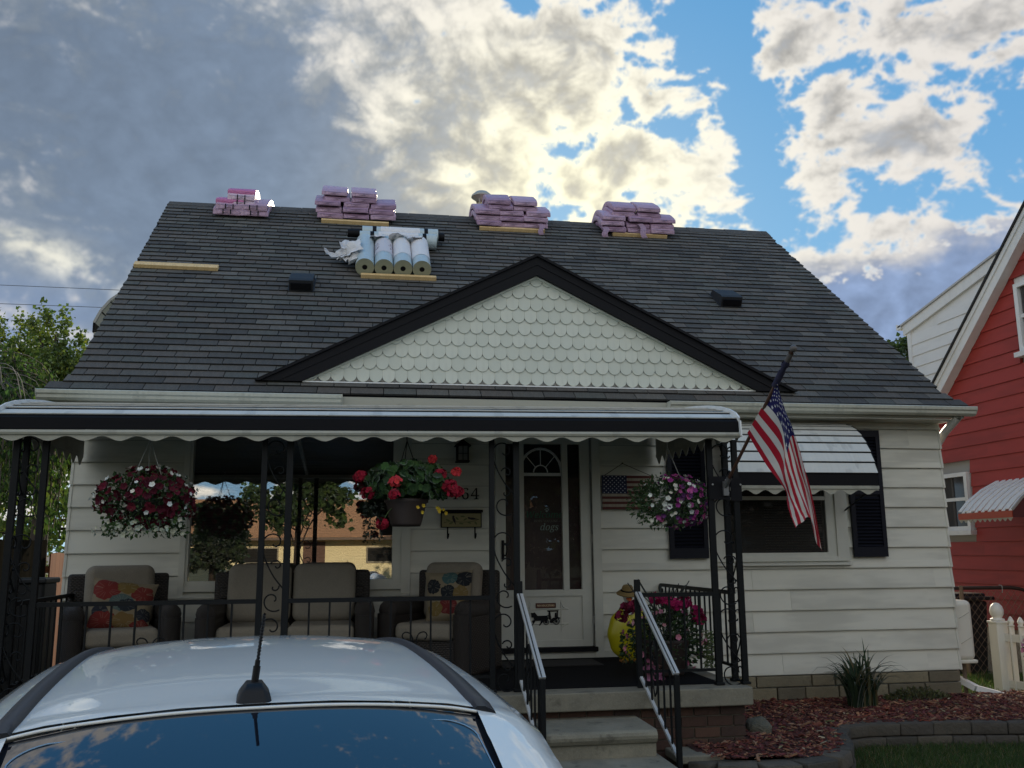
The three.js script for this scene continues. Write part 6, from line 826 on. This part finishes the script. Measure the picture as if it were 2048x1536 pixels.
{ // low shrubs along the neighbour's foundation
  const r = rng(72); for (const [x, z, a, b, l] of [[11.25, -3.9, 0.28, 0.30, 'low dark shrub at the red house foundation, left of the picket post'], [11.3, -2.1, 0.26, 0.26, 'low dark shrub at the red house foundation behind the pickets']]) { const t = thing('shrub', l, 'shrub', [x, 0.0, z]); mesh('foliage', foliage(r, 700, shell(0.26, a, 0.34, 0.2, 0.4), 0.04, [[0.03, 0.05, 0.015], [0.045, 0.07, 0.02]]), LEAF, t, stuffPart); mesh('stems', [0, 1, 2, 3].map((i) => tube([[0, 0, 0], [Math.cos(i * 1.6) * 0.12, 0.25, Math.sin(i * 1.6) * 0.15]], 0.01, 5)), C.bark, t); }
}
// ===================== left side: fences, trees, wires =====================
{
  const r = rng(81), grey = [0.03, 0.026, 0.036].map((k) => mat([k, k, k * 0.95], 0.9, { P: 1, specularIntensity: 0, map: T.wood })), fm = (n, l, c, xs, z0, z1, top, mats) => { const t = thing(n, l, c); for (let z = z0; z < z1 - 0.02; z += 0.142) { const h = top(z) + (r() - 0.5) * 0.02; mesh('fence_board', span(xs - 0.012 + r() * 0.006, xs + 0.01, 0.03, h, z, Math.min(z1, z + 0.138)), mats[(r() * mats.length) | 0], t); } for (const y of [0.4, 1.5]) mesh('fence_rail', span(xs - 0.06, xs - 0.015, y, y + 0.09, z0, z1), mats[0], t); for (let z = z0 + 0.1; z < z1; z += 2.2) mesh('fence_post', span(xs - 0.15, xs - 0.06, 0, top(z) - 0.05, z, z + 0.09), mats[0], t); return t; };
  fm('grey_fence', 'tall weathered grey board fence at the edge beside the porch', 'fence', -1.5, -4.22, 3.2, (z) => 1.92, grey);
  fm('cedar_fence', 'sunlit orange cedar fence behind the grey fence', 'fence', -1.45, -11, -4.25, (z) => 1.76, [[0.36, 0.13, 0.06], [0.42, 0.16, 0.075], [0.33, 0.115, 0.055]].map((c) => mat(c, 0.8, { map: T.wood })));
  const b = thing('trash_bin', 'tall black bin standing against the house corner by the cedar fence', 'trash bin', [-0.98, 0, -2.2]); const m = mat([0.008, 0.008, 0.009], 0.5); mesh('bin_body', rbox(0.40, 1.40, 0.45, 0.04, 0, 0.75, 0, 3), m, b); mesh('lid', rbox(0.45, 0.06, 0.5, 0.02, 0, 1.46, 0.01), m, b); for (const s of [-1, 1]) mesh('wheel', cyl(0.11, 0.11, 0.05, s * 0.16, 0.11, -0.2, 18, 0, Math.PI / 2), m, b);
}
function tree(label, x, z, h, trunkR, clumps, n, size, cols, seed, group) { // clumps: [dx, y, dz, rx, ry]
  const r = rng(seed), t = thing('broadleaf_tree', label, 'tree', [x, 0, z], 0, group), top = h * 0.55;
  mesh('trunk', lathe([[trunkR * 1.35, -0.05], [trunkR, 0.5], [trunkR * 0.8, top * 0.6], [trunkR * 0.4, top], [0.001, top + 0.01]], 12), C.bark, t);
  mesh('limbs', clumps.map(([a, y, b]) => tube([[0, top * (0.45 + 0.3 * r()), 0], [a * 0.45, lerp(top * 0.6, y, 0.55), b * 0.45], [a, y, b]], trunkR * 0.22, 6, 8)), C.bark, t);
  const ms = [], cs = []; const tot = clumps.reduce((s, c) => s + c[3] * c[3] * c[4], 0);
  for (const [a, y, b, rx, ry] of clumps) { const k = Math.round((n * rx * rx * ry) / tot), sub = []; for (let i = 0; i < 12; i++) { const d = onSphere(r), q = 0.55 + 0.5 * r(); sub.push([d.x * rx * q, d.y * ry * q, d.z * rx * q, 0.22 + 0.2 * r()]); }
    for (let i = 0; i < k; i++) { const s = sub[(r() * 12) | 0], d = onSphere(r).multiplyScalar(Math.pow(r(), 0.6)); const p = V(a + s[0] + d.x * rx * s[3] * 1.6, y + s[1] + d.y * ry * s[3] * 1.6, b + s[2] + d.z * rx * s[3] * 1.6); const out = onSphere(r).add(V(0, -0.3, 0)).normalize(); ms.push(facing(p, out, r() * TAU, size * (0.6 + 0.8 * r()))); cs.push(jitter(r, cols[(r() * cols.length) | 0], 0.7)); } }
  mesh('crown', scatter(leafGeo(1, 0.85, 0.2), ms, cs), LEAF, t); return t;
}
{
  const g = [[0.12, 0.185, 0.028], [0.17, 0.235, 0.032], [0.075, 0.125, 0.022], [0.22, 0.28, 0.04]], r = rng(5);
  const spires = (list) => list.map(([a, y, rx, ry]) => [a, y, (r() - 0.5) * 1.2, rx, ry]);
  tree('tall maple tree with upright leafy spires right beside the roof edge', -4.75, -14, 8.4, 0.22, spires([[-0.25, 6.75, 0.30, 0.75], [0.12, 6.85, 0.28, 0.7], [0.5, 6.45, 0.28, 0.6], [0.85, 6.2, 0.3, 0.55], [-0.55, 6.3, 0.38, 0.8], [0.3, 5.9, 0.6, 0.7], [-0.2, 5.5, 0.8, 0.8], [0.8, 5.4, 0.55, 0.7], [-0.7, 5.0, 0.8, 0.9], [1.25, 5.1, 0.4, 0.6], [0.2, 4.4, 1.0, 0.9], [-0.9, 4.0, 0.8, 0.9], [0.9, 4.2, 0.7, 0.9]]), 34000, 0.088, g, 101);
  tree('maple tree cut by the left border of the view', -6.5, -14.5, 8.2, 0.22, spires([[0.62, 6.9, 0.30, 0.8], [0.3, 6.6, 0.35, 0.8], [-0.1, 7.0, 0.35, 0.8], [0.95, 6.2, 0.35, 0.7], [-0.8, 6.4, 0.6, 0.9], [0.4, 5.6, 0.75, 0.9], [1.0, 5.5, 0.5, 0.7], [-0.6, 5.0, 0.9, 0.9], [0.6, 4.4, 0.9, 0.9]]), 28000, 0.088, g, 102);
  tree('small tree top showing between the roof slope and the white dormer', 17.6, -14, 8.0, 0.2, spires([[-0.3, 6.9, 0.7, 0.75], [0.5, 6.5, 0.8, 0.9], [-0.9, 5.9, 0.8, 0.9], [0.2, 5.2, 1.0, 0.9]]), 6000, 0.15, [[0.04, 0.075, 0.018], [0.055, 0.095, 0.02]], 103);
  tree('distant green tree far behind the weeping tree', -11, -22, 8, 0.25, spires([[0, 5.5, 1.6, 1.4], [1.6, 4.6, 1.5, 1.4], [-1.6, 4.6, 1.5, 1.4], [3.4, 3.4, 1.6, 1.5], [6.0, 2.8, 1.6, 1.4], [8.4, 2.4, 1.4, 1.3]]), 9000, 0.2, g, 104);
}
{ // weeping tree
  const r = rng(111), t = thing('weeping_tree', 'weeping tree with bare arching twigs and hanging leafy strands beside the porch', 'tree', [-2.75, 0, -3.1]);
  mesh('trunk', tube([[0, 0, 0], [0.06, 1.4, 0], [-0.05, 2.6, 0.05], [0.05, 3.4, 0]], 0.09, 10), C.bark, t);
  const twigs = [], ms = [], cs = [], cols = [[0.058, 0.125, 0.022], [0.085, 0.165, 0.028], [0.036, 0.08, 0.018], [0.13, 0.20, 0.035]];
  for (let i = 0; i < 260; i++) {
    const a = r() * TAU, R = 0.35 + 1.35 * Math.sqrt(r()), hi = 3.55 + 0.9 * (1 - R / 1.9) * (0.6 + 0.6 * r()) + (Math.cos(a) > 0.4 && Math.sin(a) < 0 ? 0.4 * r() : 0), len = (Math.cos(a) * R > 0.55 ? 0.7 + 1.1 * r() : 0.9 + 1.9 * r()), x = Math.cos(a) * R, z = Math.sin(a) * R;
    const pts = [V(0.03, 3.1, 0), V(x * 0.5, hi * 0.98 + 0.15, z * 0.5), V(x * 0.9, hi, z * 0.9), V(x * 1.04, hi - 0.35, z * 1.04), V(x * 1.06 + 0.08 * (r() - 0.5), hi - len * 0.7, z * 1.06), V(x * 1.05 + 0.12 * (r() - 0.5), hi - len, z * 1.05)], c = new THREE.CatmullRomCurve3(pts);
    twigs.push(plain(new THREE.TubeGeometry(c, 16, 0.006 + 0.004 * r(), 3)));
    for (let k = 0; k < 110; k++) { const u = 0.20 + 0.80 * r(), p = c.getPoint(u).add(V((r() - 0.5) * 0.13, (r() - 0.5) * 0.1, (r() - 0.5) * 0.13)); ms.push(facing(p, V((r() - 0.5) * 1.2, -1, (r() - 0.5) * 1.2).normalize(), r() * TAU, 0.075 * (0.6 + 0.8 * r()))); cs.push(jitter(r, cols[(r() * 4) | 0], 0.7)); }
  }
  mesh('twigs', twigs, mat([0.12, 0.10, 0.08], 0.9), t, stuffPart); mesh('crown', scatter(leafGeo(1, 0.5, 0.25), ms, cs), LEAF, t);
  const bare = []; for (let i = 0; i < 12; i++) { const a = -0.5 + r() * 1.3, q = 0.5 + r() * 0.6, y = 3.5 + 0.5 * r(); bare.push(tube([[0.6, 3.0, 0.3], [0.6 + q * 0.5 * Math.cos(a), y, 0.3 + q * 0.5 * Math.sin(a)], [0.6 + q * Math.cos(a), y - 0.05, 0.3 + q * Math.sin(a)], [0.62 + q * 1.15 * Math.cos(a), y - 0.4, 0.3 + q * 1.1 * Math.sin(a)]], 0.0045, 4, 14)); } mesh('bare_twigs', bare, mat([0.30, 0.27, 0.23], 0.9), t, stuffPart);
}
for (const [l, y0, y1] of [['upper overhead wire crossing the sky left of the roof', 7.62, 7.40], ['lower overhead wire crossing the sky above the maple tops', 7.20, 7.02]]) tag(mesh('overhead_wire', tube([[-40, y0 + 0.9, -13], [-20, y0 + 0.15, -12.5], [-5.3, y0 - 0.08, -12], [4, y1, -11.6], [14, y1 + 0.25, -11.2]], 0.007, 5, 40), mat([0.10, 0.10, 0.11], 0.8)), l, 'cable');
// ===================== front bed =====================
const WL = [[10.6, 1.90], [9.2, 1.62], [8.2, 1.47], [7.76, 1.39], [7.4, 1.34], [7.0, 1.31], [6.68, 1.31], [6.46, 1.38], [6.34, 1.54], [6.26, 1.76], [6.14, 2.02], [5.98, 2.24], [5.80, 2.38], [5.5, 2.46], [5.12, 2.44], [4.92, 2.24]];
const bedEdge = new THREE.CatmullRomCurve3(WL.map(([x, z]) => V(x, 0, z)));
{
  const r = rng(123), t = thing('stone_edging', 'low curved wall of weathered grey blocks holding the mulch bed', 'retaining wall'), bm = [[0.11, 0.097, 0.08], [0.085, 0.078, 0.066], [0.14, 0.122, 0.098], [0.10, 0.088, 0.076]].map((c) => mat(c, 0.95, { map: T.concrete, bumpMap: T.concreteB, bumpScale: 0.01 }));
  const L = bedEdge.getLength(); let d = 0, k = 0;
  for (const [y0, y1, off] of [[0.192, 0.292, 0], [0.07, 0.185, 0.02]]) for (d = off * 7, k = 0; d < L - 0.1; k++) {
    const w = 0.27 + 0.06 * r(), a = bedEdge.getPointAt(Math.min(1, d / L)), b = bedEdge.getPointAt(Math.min(1, (d + w) / L)), m = a.clone().add(b).multiplyScalar(0.5), an = Math.atan2(-(b.z - a.z), b.x - a.x), curve = m.x < 6.5; if (off && m.x < 6.6 && m.x > 0) { /* sunk in the ground round the bend */ }
    const dep = curve ? 0.21 : 0.19, g = rbox(a.distanceTo(b) - 0.008, y1 - y0, dep, 0.012, 0, 0, 0, 2), p = g.attributes.position; for (let i = 0; i < p.count; i++) p.setXYZ(i, p.getX(i) + 0.004 * noise3(p.getX(i) * 14 + k, p.getY(i) * 20, p.getZ(i) * 14), p.getY(i) + 0.004 * noise3(p.getX(i) * 11, p.getZ(i) * 11 + k, 4), p.getZ(i) + 0.014 * noise3(p.getX(i) * 12 + k * 3, p.getY(i) * 18, 2)); g.computeVertexNormals();
    const o = mesh('block', toCreasedNormals(g, 0.7), bm[(r() * 4) | 0], t); o.position.set(m.x, (y0 + y1) / 2, m.z + (curve ? 0 : -0.075) + (off ? 0.012 : 0)); o.rotation.set(0, an, (r() - 0.5) * 0.02); d += w;
  }
}
const bedY = (x, z) => 0.285 + 0.05 * sstep(0.9, 1.9, z) * sstep(6.0, 5.5, x) - 0.03 * sstep(2.1, 2.4, z) + 0.018 * fbm(x * 2.3, z * 2.3, 3);
{
  const nx = 70, nz = 32, p = [], uv = [], idx = []; const edge = bedEdge.getSpacedPoints(300);
  const zmax = (x) => { let m = -9; for (const e of edge) if (Math.abs(e.x - x) < 0.06) m = Math.max(m, e.z); return m; };
  const zm = []; for (let i = 0; i <= nx; i++) { const x = lerp(4.95, 10.5, i / nx); zm.push(zmax(x) > 0 ? zmax(x) : 2.2); }
  for (let i = 0; i <= nx; i++) for (let j = 0; j <= nz; j++) { const x = lerp(4.95, 10.5, i / nx), z = lerp(x > 8.6 ? 0.2 * (x - 8.6) : -0.06, zm[i] - 0.13, j / nz); p.push(x, bedY(x, z) - (x > 8.6 ? 0.06 * (x - 8.6) : 0), z); uv.push(x, z); }
  for (let i = 0; i < nx; i++) for (let j = 0; j < nz; j++) { const k = i * (nz + 1) + j; idx.push(k, k + 1, k + nz + 1, k + nz + 1, k + 1, k + nz + 2); }
  const g = new THREE.BufferGeometry(); g.setAttribute('position', new THREE.BufferAttribute(new Float32Array(p), 3)); g.setAttribute('uv', new THREE.BufferAttribute(new Float32Array(uv), 2)); g.setIndex(idx); g.computeVertexNormals();
  structure(mesh('mulch_bed', g, mat([0.075, 0.022, 0.018], 1, { map: T.mulch })));
  const r = rng(131), chip = box(1, 0.12, 0.32), ms = [], cs = []; const cols = [[0.13, 0.032, 0.022], [0.085, 0.022, 0.017], [0.17, 0.05, 0.03], [0.055, 0.016, 0.014], [0.26, 0.14, 0.08], [0.11, 0.026, 0.03]];
  for (let i = 0; i < 15000; i++) { const x = 5.0 + 5.2 * Math.pow(r(), 1.3), k = Math.round(((x - 4.95) / 5.55) * nx), z = lerp(0.0, zm[Math.max(0, Math.min(nx, k))] - 0.06, r()); if (x < 5.47 && z < 2.0) { if (z < 1.99) continue; } ms.push(at(x, bedY(x, z) + 0.006 + 0.012 * r(), z, (r() - 0.5) * 0.9, r() * TAU, (r() - 0.5) * 0.9, 0.018 + 0.05 * r() * r() + (r() < 0.03 ? 0.05 : 0))); const c = cols[r() < 0.05 ? 4 : (r() * 6) | 0]; cs.push(jitter(r, c, 0.7)); }
  for (let i = 0; i < 150; i++) { const x = 5.2 + 4.4 * r(), k = Math.round(((x - 4.95) / 5.55) * nx), z = lerp(0.0, zm[Math.max(0, Math.min(nx, k))] - 0.15, r()); if (x < 5.5 && z < 2.0) continue; ms.push(at(x, bedY(x, z) + 0.02, z, (r() - 0.5) * 0.6, r() * TAU, (r() - 0.5) * 0.6, 0.03 + 0.03 * r(), 0.02, 0.05)); cs.push(jitter(r, [[0.28, 0.20, 0.10], [0.20, 0.17, 0.08], [0.12, 0.14, 0.05], [0.34, 0.28, 0.18]][(r() * 4) | 0], 0.4)); }
  tag(mesh('bark_mulch', scatter(chip, ms, cs), mat([1, 1, 1], 0.9, { vertexColors: true })), 'red brown bark chips covering the bed below the foundation', 'mulch').userData.kind = 'stuff';
}
{
  const r = rng(141), t = thing('daylily', 'clump of long arching strap leaves in the mulch below the window', 'plant', [7.19, 0.28, 0.52]), leaves = [];
  for (let i = 0; i < 130; i++) { const a = r() * TAU, len = 0.30 + 0.36 * r(), lean = 0.3 + 1.0 * r(), w = 0.020 + 0.012 * r(), n = 7, p = [], idx = []; const bx = (r() - 0.5) * 0.24, bz = (r() - 0.5) * 0.18; let th = Math.PI / 2 - 0.03 - lean * 0.16, x = 0, y = 0; for (let k = 0; k <= n; k++) { const q = w * Math.sin(Math.PI * (0.22 + 0.78 * k / n)) * 0.5, cx = bx + Math.cos(a) * x, cz = bz + Math.sin(a) * x, ox = -Math.sin(a) * q, oz = Math.cos(a) * q; p.push(cx - ox, y + q * 0.5, cz - oz, cx, y, cz, cx + ox, y + q * 0.5, cz + oz); th -= (lean * 2.5) / n * (0.12 + 2.2 * (k / n) ** 2); x += Math.cos(th) * len / n; y += Math.sin(th) * len / n; } for (let k = 0; k < n; k++) for (let j = 0; j < 2; j++) { const b = k * 3 + j; idx.push(b, b + 3, b + 1, b + 1, b + 3, b + 4); } const g = new THREE.BufferGeometry(); g.setAttribute('position', new THREE.BufferAttribute(new Float32Array(p), 3)); g.setIndex(idx); g.computeVertexNormals(); const gg = plain(g), c = jitter(r, r() < 0.1 ? [0.16, 0.14, 0.06] : [0.030, 0.062, 0.022], 0.6), ca = new Float32Array(gg.attributes.position.count * 3); for (let q = 0; q < ca.length; q += 3) ca.set(c, q); gg.setAttribute('color', new THREE.BufferAttribute(ca, 3)); leaves.push(gg); }
  mesh('leaves', leaves, LEAF, t, stuffPart); mesh('flower_stalk', [tube([[0, 0, 0], [-0.04, 0.3, 0.02], [-0.06, 0.50, 0.02]], 0.004, 5), tube([[0.03, 0, 0], [0.08, 0.32, 0], [0.10, 0.52, 0.0]], 0.004, 5)], mat([0.07, 0.09, 0.035], 0.8), t);
  const s = thing('ground_cover_plant', 'low spreading yellow green plant against the foundation stones near the corner', 'plant', [7.95, 0.28, 0.20]); mesh('foliage', foliage(r, 620, (q) => { const a = q() * TAU, k = Math.sqrt(q()); return [V(Math.cos(a) * k * 0.34, 0.10 * (1 - k * k) * q() + 0.01, Math.sin(a) * k * 0.15), V(Math.cos(a) * 0.5, 0.8, Math.sin(a) * 0.5).normalize()]; }, 0.04, [[0.10, 0.12, 0.035], [0.075, 0.085, 0.03], [0.13, 0.12, 0.05]]), LEAF, s, stuffPart);
  const k = new THREE.IcosahedronGeometry(0.12, 3), p = k.attributes.position; for (let i = 0; i < p.count; i++) { const q = 1 + 0.28 * noise3(p.getX(i) * 9, p.getY(i) * 9, p.getZ(i) * 9) ; p.setXYZ(i, p.getX(i) * q * 0.85, p.getY(i) * q * 0.75, p.getZ(i) * q); } k.computeVertexNormals(); const st = tag(mesh('rock', plain(k).translate(5.70, 0.345, 1.56), mat([0.17, 0.165, 0.13], 0.95, { map: T.concrete, bumpMap: T.concreteB, bumpScale: 0.01 })), 'rounded mossy rock lying on the mulch beside the porch bricks', 'rock');
  structure(mesh('stepping_slab', rbox(0.34, 0.06, 0.30, 0.015, 4.95, 0.30, 2.16), C.concrete));
  tag(mesh('splash_brick', rbox(0.28, 0.07, 0.14, 0.012, 8.70, 0.26, 0.12), mat([0.26, 0.23, 0.18], 0.95, { map: T.concrete })), 'loose pale block beside the downspout extension', 'paving block');
}
// ===================== across the street: what the windows mirror, and trees added to block low sky =====================
{
  const t = thing('ranch_house', 'low yellow brick ranch house with an orange roof across the street', 'house', [2, 0, 33], Math.PI); // its front faces the bungalow
  const yb = mat([0.92, 0.81, 0.50], 0.9), rf = mat([0.62, 0.33, 0.16], 0.95, { map: T.speck });
  mesh('wall', span(-9, 9, -0.1, 2.5, -7, 0), yb, t); mesh('roof', prismX([[0.6, 2.40], [-3.5, 4.25], [-7.6, 2.40], [-7.6, 2.28], [-3.5, 4.12], [0.6, 2.28]], -9.5, 9.5), rf, t); mesh('gutter', span(-9.5, 9.5, 2.26, 2.38, 0.6, 0.7), mat([0.16, 0.11, 0.08], 0.6), t);
  for (const [x0, x1] of [[-4.6, -3.4], [-3.3, -2.1], [-2.0, -0.8], [3, 4.6]]) { const w = part('window', t); mesh('frame', [span(x0, x1, 1.25, 1.32, 0.0, 0.05), span(x0, x1, 1.90, 1.97, 0.0, 0.05), span(x0, x0 + 0.06, 1.32, 1.9, 0.0, 0.05), span(x1 - 0.06, x1, 1.32, 1.9, 0, 0.05)], mat([0.3, 0.27, 0.2], 0.6), w); mesh('pane', span(x0 + 0.06, x1 - 0.06, 1.32, 1.9, 0.0, 0.03), mat([0.03, 0.03, 0.03], 0.1), w); }
  mesh('front_door', span(1.0, 1.95, 0.2, 2.2, 0.0, 0.05), mat([0.12, 0.06, 0.04], 0.6), t); mesh('doorstep', span(0.7, 2.3, 0, 0.2, 0, 1.0), C.concrete, t);
  const g = [[0.05, 0.10, 0.02], [0.07, 0.13, 0.026], [0.035, 0.07, 0.018]], r = rng(15), sp = (l) => l.map(([a, y, rx, ry]) => [a, y, (r() - 0.5) * 2, rx, ry]);
  tree('leafy tree on the verge across the road, mirrored in the picture window', 0.9, 16.3, 6.0, 0.10, sp([[0, 3.1, 0.7, 0.55], [0.8, 3.0, 0.6, 0.5], [-0.8, 3.2, 0.6, 0.6], [0.2, 4.2, 0.9, 0.7], [-0.3, 2.7, 0.5, 0.35], [0.7, 3.7, 0.7, 0.6]]), 4500, 0.15, g, 151);
  tree('dark round tree across the road, mirrored at the window edge', -2.8, 27, 5, 0.2, sp([[0, 2.1, 1.0, 1.0], [0.6, 1.7, 0.7, 0.8], [-0.6, 1.8, 0.8, 0.8], [0, 2.9, 0.8, 0.6]]), 4500, 0.18, [[0.02, 0.04, 0.012], [0.03, 0.055, 0.016]], 152);
  tree('big street tree further along across the road', -14, 27, 10, 0.3, sp([[0, 6, 2.2, 1.8], [1.8, 5, 2, 1.6], [-1.8, 5, 2, 1.6], [0, 4, 2.2, 1.4]]), 5000, 0.26, g, 153);
  const dg = [[0.03, 0.06, 0.014], [0.042, 0.08, 0.018], [0.02, 0.042, 0.012]];
  [[8.5, 26.5, 8, 'added leafy street tree opposite the front door'], [12.5, 25.8, 9, 'added broad street tree to the far side of the ranch house drive'], [18.5, 26.5, 9, 'added broad street tree opposite the shuttered window'], [24, 27, 10, 'added tall street tree opposite the red house drive'], [31, 27, 10, 'added tall street tree further up the road'], [-9, 28, 9, 'added street tree at the other end of the ranch house'], [-20, 27, 10, 'added street tree down the road past the ranch house'], [-27, 27, 10, 'farthest added street tree down the road']].forEach(([x, z, h, l], i) => tree(l, x, z, h, 0.26, sp([[0, h * 0.66, 1.9, 1.6], [1.8, h * 0.5, 1.8, 1.5], [-1.8, h * 0.5, 1.8, 1.5], [0, h * 0.36, 2.0, 1.3], [1.6, h * 0.24, 1.5, 0.9], [-1.6, h * 0.24, 1.5, 0.9]]), 5200, 0.28, dg, 160 + i));  // unseen tree row added to block low sky and darken the porch
  tree('second big street tree opposite the red house', 15, 28, 10, 0.3, sp([[0, 6, 2.2, 1.8], [1.8, 5, 2, 1.6], [-1.8, 5, 2, 1.6], [0, 4, 2.2, 1.4]]), 5000, 0.26, g, 154);
}
renderer.render(scene, camera);
